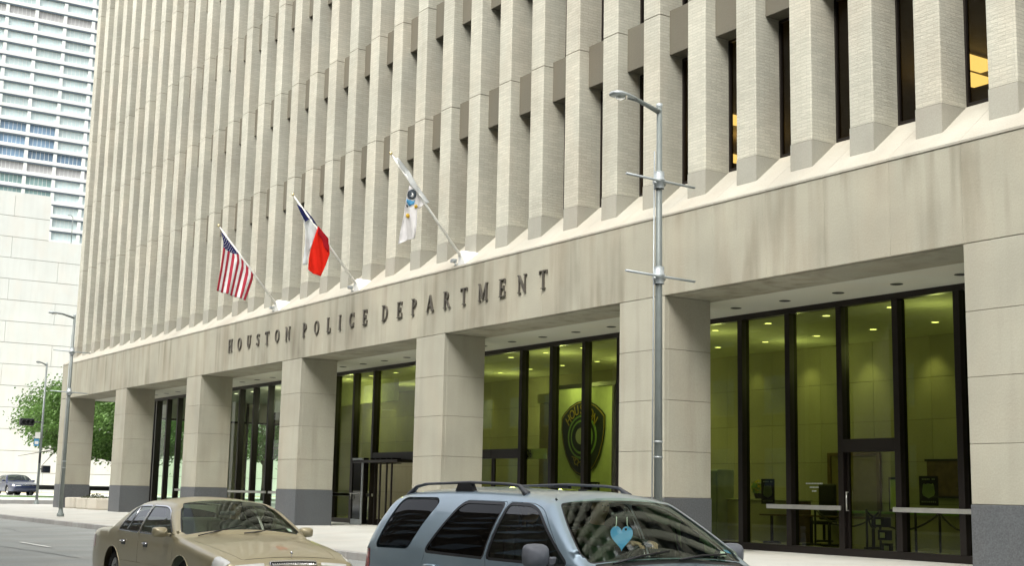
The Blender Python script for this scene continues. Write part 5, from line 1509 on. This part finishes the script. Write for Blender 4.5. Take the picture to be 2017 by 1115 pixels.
# ================= SUV
def make_suv(X0, Y0):
    prof = [(2.24, .30), (2.33, .42), (2.36, .60), (2.34, .80), (2.25, .90), (2.12, .955), (1.90, .995), (1.62, 1.025), (1.50, 1.035), (1.42, 1.05), (1.36, 1.09), (.72, 1.513), (.66, 1.55), (.50, 1.595),
            (.15, 1.622), (-.5, 1.64), (-1.2, 1.637), (-1.75, 1.612), (-1.98, 1.585), (-2.08, 1.53), (-2.17, 1.35), (-2.25, 1.12), (-2.31, .95), (-2.33, .7), (-2.36, .55), (-2.33, .35), (-2.28, .30)]
    def rfun(x, z):
        if z > 1.5 and x < .6: return .085
        if z > 1.15 and x > .5: return .055
        if x < -2.0: return .10
        return .09
    def crown(x, z, nx, nz):
        if abs(nx) > .75: return .10 if x > 0 else .07
        if z > 1.5: return .035
        if x > .6 and z > 1.13: return .075
        if x > 1.2: return .05
        return .04
    c = Car(prof, .90, lambda d: .26 * d + .50 * d * d, 1.05, .78, (-1.7, 1.5), .07, rfun, crown, (-1.32, 1.30), .34, .30, 'paint_blue')
    q_ = rpoly([(-1.97, 1.09), (-1.34, 1.10), (-1.15, 1.50), (-1.22, 1.535), (-1.80, 1.53), (-1.86, 1.49)][::1], [.05, .05, .03, .05, .05, .05])
    rd_ = rpoly([(-1.00, 1.08), (-.02, 1.07), (-.02, 1.51), (-.70, 1.515)], [.05, .03, .04, .10])
    fd_ = rpoly([(.06, 1.07), (1.20, 1.07), (.86, 1.27), (.56, 1.455), (.40, 1.505), (.06, 1.51)], [.03, .04, .2, .12, .1, .04])
    rdoor = rpoly([(-1.07, .95), (-1.02, .55), (-.83, .38), (.02, .38), (.02, 1.535), (-.72, 1.54)], [.1, .1, .1, .03, .04, .12])
    fdoor = rpoly([(.035, .38), (1.16, .38), (1.24, .8), (1.25, 1.04), (.62, 1.485), (.42, 1.53), (.035, 1.535)], [.03, .1, .1, .06, .12, .12, .04])
    R = []
    for dname, dp in (('door_rear', rdoor), ('door_front', fdoor)):
        dd = densify(dp, .07)
        R.append((offset(dd, .004), 'body_', .012, 'dark')); R.append((dd, (dname,), 0, 'paint_blue'))
    for key, wp, dn in (('quarter', q_, 'body_'), ('rear', rd_, 'door_rear'), ('front', fd_, 'door_front')):
        ww = densify(wp, .07)
        R.append((offset(ww, .024), 'body_' if dn == 'body_' else (dn,), .003, 'black_plastic'))
        R.append((ww, ('win', key), .010, 'car_glass_side' if key == 'front' else 'car_glass_dark'))
    # b pillar cover
    R = [(p, ('body',) if k == 'body_' else k, i, m_) for p, k, i, m_ in R]
    # tail lamp and tank flap
    R.append((densify(rpoly([(-2.23, .80), (-2.10, .80), (-2.13, 1.04), (-2.20, 1.06)], .02), .05), ('taillamp',), -.004, 'lamp_red'))
    R.append((densify(rpoly([(2.02, .80), (2.26, .80), (2.22, .96), (2.0, .98)], .03), .05), ('headlamp',), -.003, 'lamp_white'))
    R.append((densify(rpoly([(-2.4, .25), (2.5, .25), (2.5, .50), (-2.4, .50)], .02), .1), ('cladding',), -.006, 'mirror_grey'))
    c.build_sides([r for r in R if r[1] != ('cladding',)])
    # top strip
    sA, sB = c.s_at(1.385, 1.0), c.s_at(.70, 1.1)
    tw_ = rpoly([(sA + .03, -.97), (sB, -.955), (sB, .955), (sA + .03, .97)], .05)
    wsd = densify(tw_, .06)
    TR = [(offset(wsd, .02), ('body',), .002, 'black_plastic'), (wsd, ('windshield',), .006, 'car_glass_clear')]
    s1, s2 = c.s_at(.32, 1.4), c.s_at(-.42, 1.4)
    srf = densify(rpoly([(s1, -.46), (s2, -.46), (s2, .46), (s1, .46)], .04), .08)
    TR += [(offset(srf, .006), ('body',), .006, 'dark'), (srf, ('sunroof',), .0, 'sunroof_glass')]
    r1_, r2_ = c.s_at(-2.10, 1.2), c.s_at(-2.22, 1.1)
    if r1_ and r2_:
        rwp = densify(rpoly([(r1_, -.86), (r2_ + .05, -.90), (r2_ + .05, .90), (r1_, .86)], .05), .08)
        TR += [(offset(rwp, .015), ('body',), .002, 'black_plastic'), (rwp, ('rearwin',), .006, 'car_glass_dark')]
    h1, h2 = c.s_at(2.16, .85), c.s_at(1.50, .9)
    hood = densify(rpoly([(h1, -.84), (h2, -.97), (h2, .97), (h1, .84)], .05), .08)
    TR += [(offset(hood, .006), ('body',), .010, 'dark'), (hood, ('hood',), 0, 'paint_blue')]
    cw = densify(rpoly([(h2 + .02, -.93), (sA, -.93), (sA, .93), (h2 + .02, .93)], .02), .08)
    TR += [(cw, ('cowl',), .004, 'black_plastic')]
    g1, g2 = .35, .62
    gr = densify(rpoly([(.42, -.52), (.62, -.56), (.62, .56), (.42, .52)], .03), .06)
    TR += [(gr, ('grille',), .01, 'black_plastic')]
    c.build_top(TR)
    root = empty('parked_car', (X0, Y0, RZ), 0, 'blue-grey SUV with roof rails and a blue heart hung behind the windshield', 'SUV')
    root.name = 'suv'
    P = c.parts
    body = finish_part(P[('body',)], 'body', root)
    doors = {}
    for sg in (-1, 1):
        for dn in ('door_rear', 'door_front'):
            doors[(dn, sg)] = finish_part(P[(dn, sg)], 'door', root)
        finish_part(P[('win', sg, 'quarter')], 'quarter_window', body)
        finish_part(P[('win', sg, 'rear')], 'window', doors[('door_rear', sg)]); finish_part(P[('win', sg, 'front')], 'window', doors[('door_front', sg)])
        for k, n_ in ((('taillamp', sg), 'tail_light'), (('headlamp', sg), 'headlight')):
            if k in P: finish_part(P[k], n_, root)
        for dn, xh in (('door_rear', -.86), ('door_front', .22)):
            y = c.side(xh, .94); mb = MB(); mb.tube([(xh - .09, sg * (y + .0), .95), (xh - .07, sg * (y + .035), .95), (xh + .07, sg * (y + .035), .95), (xh + .09, sg * y, .95)], .014, 'paint_blue', 8); mb.build('door_handle', doors[(dn, sg)])
        mirror_unit(doors[('door_front', sg)], 1.02, sg, .90 + .13, 1.13, 'mirror_grey', .235, .185, .06)
        # roof rail: raised tube with feet
        xs = [-1.90, -1.82, -1.62, -1.0, -.3, .02, .10]
        zr = lambda x: c.pt(c.s_at(x, 1.4))[0][1]
        y = .545
        mb = MB()
        pts = [(-1.93, sg * (y + .01), zr(-1.93) - .02), (-1.80, sg * y, zr(-1.8) + .05), (-1.62, sg * y, zr(-1.6) + .062), (-.8, sg * y, zr(-.8) + .062), (-.18, sg * y, zr(-.18) + .058), (.02, sg * y, zr(.0) + .05), (.16, sg * (y + .01), zr(.14) - .015)]
        pts = [Vector(p) for p in pts]
        sm = []
        for i in range(len(pts) - 1):
            for q in range(4): sm.append(pts[i].lerp(pts[i + 1], q / 4))
        sm.append(pts[-1])
        n = len(sm); vs = []
        for i, p in enumerate(sm):
            t = i / (n - 1); e = min(t, 1 - t); ww = .022 + .016 * max(0, 1 - e / .13); hh = .014 + .012 * max(0, 1 - e / .14)
            vs += [(p.x, p.y + ww * a, p.z + hh * b) for a, b in ((-1, -.8), (-.7, .8), (0, 1), (.7, .8), (1, -.8))]
        mb.add(vs, [(i * 5 + q, i * 5 + (q + 1) % 5, (i + 1) * 5 + (q + 1) % 5, (i + 1) * 5 + q) for i in range(n - 1) for q in range(5)] + [(0, 1, 2, 3, 4), tuple(range((n - 1) * 5, n * 5))], 'rail_grey', True)
        rl = mb.build('roof_rail', root)
        mb = MB(); xm = -.86; zz = zr(xm)
        mb.prism([(xm - .17, zz - .02), (xm + .15, zz - .02), (xm + .10, zz + .056), (xm - .12, zz + .056)], sg * y - .022, sg * y + .022, 'Y', 'black_plastic'); mb.build('rail_foot', rl)
        for xw in c.wheels: wheel(root, xw, sg * .78, .34, sg)
    glass_patch(c, sA, sB, .985, .012, 'car_glass_clear', 'windshield', root); finish_part(P[('sunroof',)], 'sunroof', root); finish_part(P[('hood',)], 'hood', root); finish_part(P[('cowl',)], 'cowl', root)
    if ('rearwin',) in P: finish_part(P[('rearwin',)], 'rear_window', root)
    if ('grille',) in P: finish_part(P[('grille',)], 'grille', root)
    ub = MB(); ub.box((-2.15, -.70, .22), (2.15, .70, .40), 'rubber'); ub.box((1.0, -.62, .4), (2.1, .62, .9), 'rubber'); ub.box((-2.1, -.8, .40), (1.0, .8, .50), 'seat_grey'); ub.build('underbody', root)
    for sg in (-1, 1):
        for xw in c.wheels:
            mb = MB(); mb.lathe([(.39, -.02), (.39, .25)], (xw, sg * .78 - (.25 if sg > 0 else 0), .34), 'Y', 'rubber', 20); mb.build('wheel_arch', root)
    # wipers
    for y0, y1 in ((-.60, .02), (.05, .66)):
        mb = MB(); a_ = c.top(c.s_at(1.43, .98), y0 / .8) + Vector((0.0, 0, .015)); b_ = c.top(c.s_at(1.33, .98), y1 / .8) + Vector((0, 0, .022))
        mb.tube([a_, a_.lerp(b_, .5) + Vector((0, 0, .012)), b_], .009, 'black_plastic', 6); mb.build('wiper', root)
    # inside
    mb = MB(); mb.prism([(.68, .55), (1.26, .55), (1.30, 1.0), (1.05, 1.05), (.80, 1.00), (.70, .92)], -.74, .74, 'Y', 'dash_pale'); mb.build('dashboard', root)
    for y in (-.38, .38): seat(root, -.05, y, .72, 'seat_grey')
    seat(root, -1.0, 0, .74, 'seat_grey', False, w_=1.25)
    mb = MB(); n = 24
    ring_ = [(0, .185 * cos(2 * pi * k / n), .185 * sin(2 * pi * k / n)) for k in range(n + 1)]; mb.tube(ring_, .015, 'black_plastic', 8, cap=False); mb.box((-.02, -.17, -.02), (.0, .17, .02), 'black_plastic'); mb.box((-.02, -.02, -.17), (0, .02, 0), 'black_plastic'); mb.tube([(0, 0, 0), (.25, 0, -.03)], .025, 'black_plastic', 8)
    o = mb.build('steering_wheel', root); o.location = (.55, .38, 1.02); o.rotation_euler = (0, radians(20), 0)
    mb = MB(); mb.box((-.02, -.12, -.03), (.02, .12, .03), 'black_plastic', bevel=.02); mb.tube([(0, 0, 0), (.05, 0, .07)], .012, 'black_plastic', 6); o = mb.build('rear_view_mirror', root); o.location = (.74, 0.02, 1.44)
    # sticker low on the driver side of the glass
    mb = MB(); 
    for (s_, u_) in ((.10, .80), (.14, .885)):
        a_ = c.top(sA + s_, u_ ); b_ = c.top(sA + s_ + .05, u_); c2 = c.top(sA + s_ + .05, u_ + .07); d2 = c.top(sA + s_, u_ + .07)
        mb.add([p + Vector((-.012, 0, -.012)) for p in (a_, b_, c2, d2)], [(0, 1, 2, 3)], 'paper' if u_ < .85 else 'flag_sky')
    mb.build('windshield_sticker', root, fixn=False)
    return root, c
suv, suvc = make_suv(1.95, -10.9)
# heart ornament hanging from the mirror
hx = Vector((1.95 + .80, -10.93, RZ + 1.27))
mb = MB(); pts = []
for k in range(36):
    t = 2 * pi * k / 36; pts.append((.0062 * 16 * sin(t) ** 3, .0072 * (13 * cos(t) - 5 * cos(2 * t) - 2 * cos(3 * t) - cos(4 * t))))
mb.prism(pts, -.004, .004, 'X', 'heart_blue'); ho = mb.build('heart_ornament', loc=hx)
ho.rotation_euler = (0, 0, radians(-18)); tag(ho, 'bright blue heart hung on a ribbon behind the SUV windshield', 'ornament')
mb = MB()
for s_ in (-1, 1): mb.tube([(0.006, s_ * .058, .075), (0.0, s_ * .048, .10), (0, s_ * .046, .165)], .004, 'paper', 6)
mb.tube([(0, -.046, .165), (0, .046, .165)], .006, 'black_plastic', 6); mb.build('ribbon', ho)
mb = MB(); mb.lathe([(.001, 0), (.011, .002), (.001, .004)], (.004, .035, .06), 'X', 'navy', 10); mb.build('dot', ho)
person('person', (1.95 - .02, -10.9 + .38, RZ + .80), 'SUV driver in a green shirt with both hands on the steering wheel', 'shirt_green', 'skin_light', 'hair_dark', hands_at=[(.52, -.10, .40), (.52, .13, .40)])
person('person', (1.95 - .02, -10.9 - .38, RZ + .78), 'dim passenger with dark hair behind the near front window of the SUV', 'shirt_dark', 'skin_mid', 'hair_dark', look=-.1)

# ================= sedan
def make_sedan(X0, Y0, name, label, paint, detail=True, loc=None, rz=0):
    prof = [(2.62, .28), (2.76, .36), (2.82, .50), (2.80, .60), (2.755, .63), (2.755, .66), (2.70, .705), (2.45, .765), (1.95, .845), (1.50, .90), (1.25, .93), (1.16, .945), (1.10, .98), (.47, 1.335), (.40, 1.365), (.22, 1.395),
            (-.15, 1.412), (-.55, 1.41), (-.88, 1.385), (-1.08, 1.335), (-1.35, 1.20), (-1.62, 1.035), (-1.78, .985), (-2.2, .975), (-2.58, .955), (-2.70, .91), (-2.745, .78), (-2.75, .64), (-2.82, .60), (-2.85, .48), (-2.80, .36), (-2.72, .28)]
    def rfun(x, z):
        if z > 1.3: return .09
        if z > 1.0: return .06
        return .10
    def crown(x, z, nx, nz):
        if abs(nx) > .75: return .10
        if z > 1.3: return .055
        if z > .96 and x > .2: return .085
        if z > 1.02: return .07
        return .055
    c = Car(prof, .955, lambda d: .34 * d + .42 * d * d, .93, .66, (-2.1, 1.9), .09, rfun, crown, (-1.53, 1.38), .335, .26, paint)
    rd_ = rpoly([(-1.28, .985), (-.42, .975), (-.42, 1.315), (-.95, 1.305), (-1.06, 1.25)], [.04, .02, .03, .08, .08])
    fd_ = rpoly([(-.33, .975), (.98, .97), (.70, 1.12), (.40, 1.28), (.20, 1.315), (-.33, 1.318)], [.02, .03, .2, .10, .1, .03])
    rdoor = rpoly([(-1.34, .93), (-1.16, .55), (-1.02, .33), (-.38, .33), (-.38, 1.335), (-.97, 1.33), (-1.12, 1.25)], [.08, .1, .1, .03, .03, .08, .05])
    fdoor = rpoly([(-.365, .33), (.98, .33), (1.04, .6), (1.06, .95), (.42, 1.30), (.21, 1.335), (-.365, 1.338)], [.03, .1, .1, .06, .12, .1, .03])
    R = []
    for dname, dp in (('door_rear', rdoor), ('door_front', fdoor)):
        dd = densify(dp, .07); R.append((offset(dd, .004), ('body',), .012, 'dark')); R.append((dd, (dname,), 0, paint))
    for key, wp, dn in (('rear', rd_, 'door_rear'), ('front', fd_, 'door_front')):
        ww = densify(wp, .07)
        R.append((offset(ww, .026), (dn,), -.002, 'chrome')); R.append((offset(ww, .012), (dn,), .004, 'black_plastic')); R.append((ww, ('win', key), .010, 'car_glass_side'))
    R.append((densify(rpoly([(-2.72, .66), (-2.45, .68), (-2.45, .86), (-2.66, .90)], .03), .05), ('taillamp',), -.004, 'lamp_red'))
    R.append((densify(rpoly([(2.42, .62), (2.72, .62), (2.66, .74), (2.42, .77)], .03), .05), ('headlamp',), -.004, 'lamp_white'))
    R.append((densify(rpoly([(-1.12, .50), (1.0, .50), (1.0, .545), (-1.12, .545)], .01), .08), ('trim',), -.010, paint))
    c.build_sides(R)
    sA, sB = c.s_at(1.10, .9), c.s_at(.38, 1.1)
    wsd = densify(rpoly([(sA, -.955), (sB, -.93), (sB, .93), (sA, .955)], .05), .06)
    TR = [(offset(wsd, .02), ('body',), .002, 'black_plastic'), (wsd, ('windshield',), .006, 'car_glass_clear')]
    b1, b2 = c.s_at(-1.06, 1.1), c.s_at(-1.58, 1.0)
    bk = densify(rpoly([(b1, -.88), (b2, -.92), (b2, .92), (b1, .88)], .06), .07)
    TR += [(offset(bk, .018), ('body',), .002, 'black_plastic'), (bk, ('rearwin',), .006, 'car_glass_side')]
    h1, h2 = c.s_at(2.66, .7), c.s_at(1.24, .85)
    hood = densify(rpoly([(h1, -.80), (h2, -.96), (h2, .96), (h1, .80)], .04), .08)
    TR += [(offset(hood, .006), ('body',), .010, 'dark'), (hood, ('hood',), 0, paint)]
    t1, t2 = c.s_at(-1.80, .9), c.s_at(-2.62, .9)
    tk = densify(rpoly([(t1, -.84), (t2, -.80), (t2, .80), (t1, .84)], .05), .08)
    TR += [(offset(tk, .006), ('body',), .010, 'dark'), (tk, ('trunk_lid',), 0, paint)]
    # grille and lamps on the nose: arc length of the vertical nose
    g1 = None
    for i, p in enumerate(c.prof):
        if p[1] > .615: g1 = c.S[i]; break
    for i, p in enumerate(c.prof):
        if p[1] > .665: g2 = c.S[i]; break
    gr = densify(rpoly([(g1, -.40), (g2, -.40), (g2, .40), (g1, .40)], .02), .05)
    TR += [(offset(gr, .014), ('grille_frame',), -.012, 'chrome'), (gr, ('grille',), .02, 'black_plastic')]
    for sg in (-1, 1):
        hl = densify(rpoly([(g1, sg * .50), (g2, sg * .50), (g2, sg * .985), (g1, sg * .985)], .02), .05)
        TR += [(hl, ('hl', sg), .0, 'lamp_white')]
    c.build_top(TR)
    root = empty(name, loc or (X0, Y0, RZ), rz, label, 'car')
    P = c.parts; body = finish_part(P[('body',)], 'body', root); doors = {}
    for sg in (-1, 1):
        for dn in ('door_rear', 'door_front'): doors[(dn, sg)] = finish_part(P[(dn, sg)], 'door', root)
        finish_part(P[('win', sg, 'rear')], 'window', doors[('door_rear', sg)]); finish_part(P[('win', sg, 'front')], 'window', doors[('door_front', sg)])
        for k, n_ in ((('taillamp', sg), 'tail_light'), (('headlamp', sg), 'side_light'), (('trim', sg), 'trim_strip')):
            if k in P: finish_part(P[k], n_, root)
        if ('hl', sg) in P: finish_part(P[('hl', sg)], 'headlight', root)
        for dn, xh in (('door_rear', -1.03), ('door_front', -.05)):
            y = c.side(xh, .80); mb = MB(); mb.box((xh - .09, sg * (y - .012), .765), (xh + .09, sg * (y + .006), .835), 'black_plastic', bevel=.006); mb.tube([(xh - .08, sg * (y + .004), .815), (xh - .05, sg * (y + .028), .815), (xh + .05, sg * (y + .028), .815), (xh + .08, sg * (y + .004), .815)], .013, 'chrome', 8); mb.build('door_handle', doors[(dn, sg)])
        mirror_unit(doors[('door_front', sg)], .86, sg, .955 + .10, 1.0, paint, .21, .14, .06)
        # quarter divider on the rear door glass
        mb = MB(); a_, b_ = (-.92, .985), (-.86, 1.30); mb.tube([(a_[0], sg * (c.side(*a_) + .001), a_[1]), (b_[0], sg * (c.side(*b_) + .001), b_[1])], .010, 'chrome', 6); mb.build('window_divider', doors[('door_rear', sg)])
        for xw in c.wheels: wheel(root, xw, sg * .80, .335, sg)
        for xw in c.wheels:
            mb = MB(); mb.lathe([(.39, -.02), (.39, .25)], (xw, sg * .80 - (.25 if sg > 0 else 0), .335), 'Y', 'rubber', 20); mb.build('wheel_arch', root)
            mb = MB(); y0 = c.side(xw, .74); ra = .335 * 1.17
            mb.tube([(xw + ra * cos(a), sg * (c.side(xw + ra * cos(a) * 1.001, .335 + ra * sin(a)) + .002), .335 + ra * sin(a)) for a in [radians(5 + 170 * k / 16) for k in range(17)]], .006, paint, 6); mb.build('arch_trim', root)
    for k, n_ in ((('rearwin',), 'rear_window'), (('hood',), 'hood'), (('trunk_lid',), 'trunk_lid'), (('grille_frame',), 'grille_frame'), (('grille',), 'grille')):
        if k in P: finish_part(P[k], n_, root)
    gz = [p for p in c.prof if .63 < p[1] < .755 and p[0] > 2]
    for k in range(19):
        u = -.36 + .72 * k / 18; mb = MB()
        pts = [c.top(t, u * 1.0) for t in (g1 + .005, (g1 + g2) / 2, g2 - .005)]
        mb.tube([p + Vector((.0, 0, 0)) for p in pts], .008, 'chrome', 5); mb.build('grille_bar', root)
    mb = MB(); p_ = c.top(g2 + .06, 0); mb.tube([p_, p_ + Vector((0, 0, .05))], .006, 'chrome', 6); mb.lathe([(.001, -.025), (.018, -.01), (.018, .01), (.001, .025)], p_ + Vector((0, 0, .065)), 'Z', 'chrome', 10); mb.build('hood_ornament', root)
    glass_patch(c, sA, sB, .985, .012, 'car_glass_clear', 'windshield', root)
    ub = MB(); ub.box((-2.6, -.72, .20), (2.5, .72, .36), 'rubber'); ub.box((1.0, -.66, .36), (2.5, .66, .72), 'rubber'); ub.box((-2.5, -.66, .36), (-1.2, .66, .8), 'rubber'); ub.box((-1.2, -.82, .36), (1.0, .82, .44), 'seat_tan'); ub.build('underbody', root)
    for y0, y1 in ((-.66, -.02), (-.02, .62)):
        mb = MB(); a_ = c.top(c.s_at(1.20, .88), y0 / .85) + Vector((0, 0, .012)); b_ = c.top(c.s_at(1.05, .9), y1 / .85) + Vector((0, 0, .018)); mb.tube([a_, b_], .008, 'black_plastic', 6); mb.build('wiper', root)
    mb = MB(); mb.prism([(.56, .45), (1.08, .45), (1.10, .90), (.92, .935), (.70, .88), (.58, .78)], -.78, .78, 'Y', 'dash'); mb.build('dashboard', root)
    for y in (-.38, .38): seat(root, -.15, y, .56, 'seat_tan', w_=.56)
    seat(root, -1.0, 0, .58, 'seat_tan', False, w_=1.3)
    mb = MB(); n = 24; mb.tube([(0, .19 * cos(2 * pi * k / n), .19 * sin(2 * pi * k / n)) for k in range(n + 1)], .015, 'black_plastic', 8, cap=False); mb.box((-.02, -.17, -.02), (.0, .17, .02), 'black_plastic'); mb.tube([(0, 0, 0), (.25, 0, -.03)], .025, 'black_plastic', 8)
    o = mb.build('steering_wheel', root); o.location = (.42, .38, .86); o.rotation_euler = (0, radians(20), 0)
    mb = MB(); mb.box((-.02, -.12, -.03), (.02, .12, .03), 'black_plastic', bevel=.02); o = mb.build('rear_view_mirror', root); o.location = (.50, 0.0, 1.25)
    mb = MB()
    a_ = c.top(sA + .06, .80); b_ = c.top(sA + .13, .80); c2 = c.top(sA + .13, .87); d2 = c.top(sA + .06, .87)
    mb.add([p + Vector((-.012, 0, -.012)) for p in (a_, b_, c2, d2)], [(0, 1, 2, 3)], 'paper'); mb.build('windshield_sticker', root, fixn=False)
    return root, c
sed, sedc = make_sedan(-6.68, -10.9, 'sedan', 'gold four-door sedan with chrome window trim behind the SUV', 'paint_gold')
person('person', (-6.68 - .10, -10.9 + .38, RZ + .63), 'sedan driver in a grey shirt holding the steering wheel', 'shirt_grey', 'skin_light', 'hair_dark', hands_at=[(.50, -.10, .38), (.50, .13, .38)], scale=.96)
far, _c = make_sedan(0, 0, 'parked_car', 'dark blue car with a pale windshield standing far off at the left edge', 'paint_far', loc=(-89, 5.5, .47), rz=radians(4))
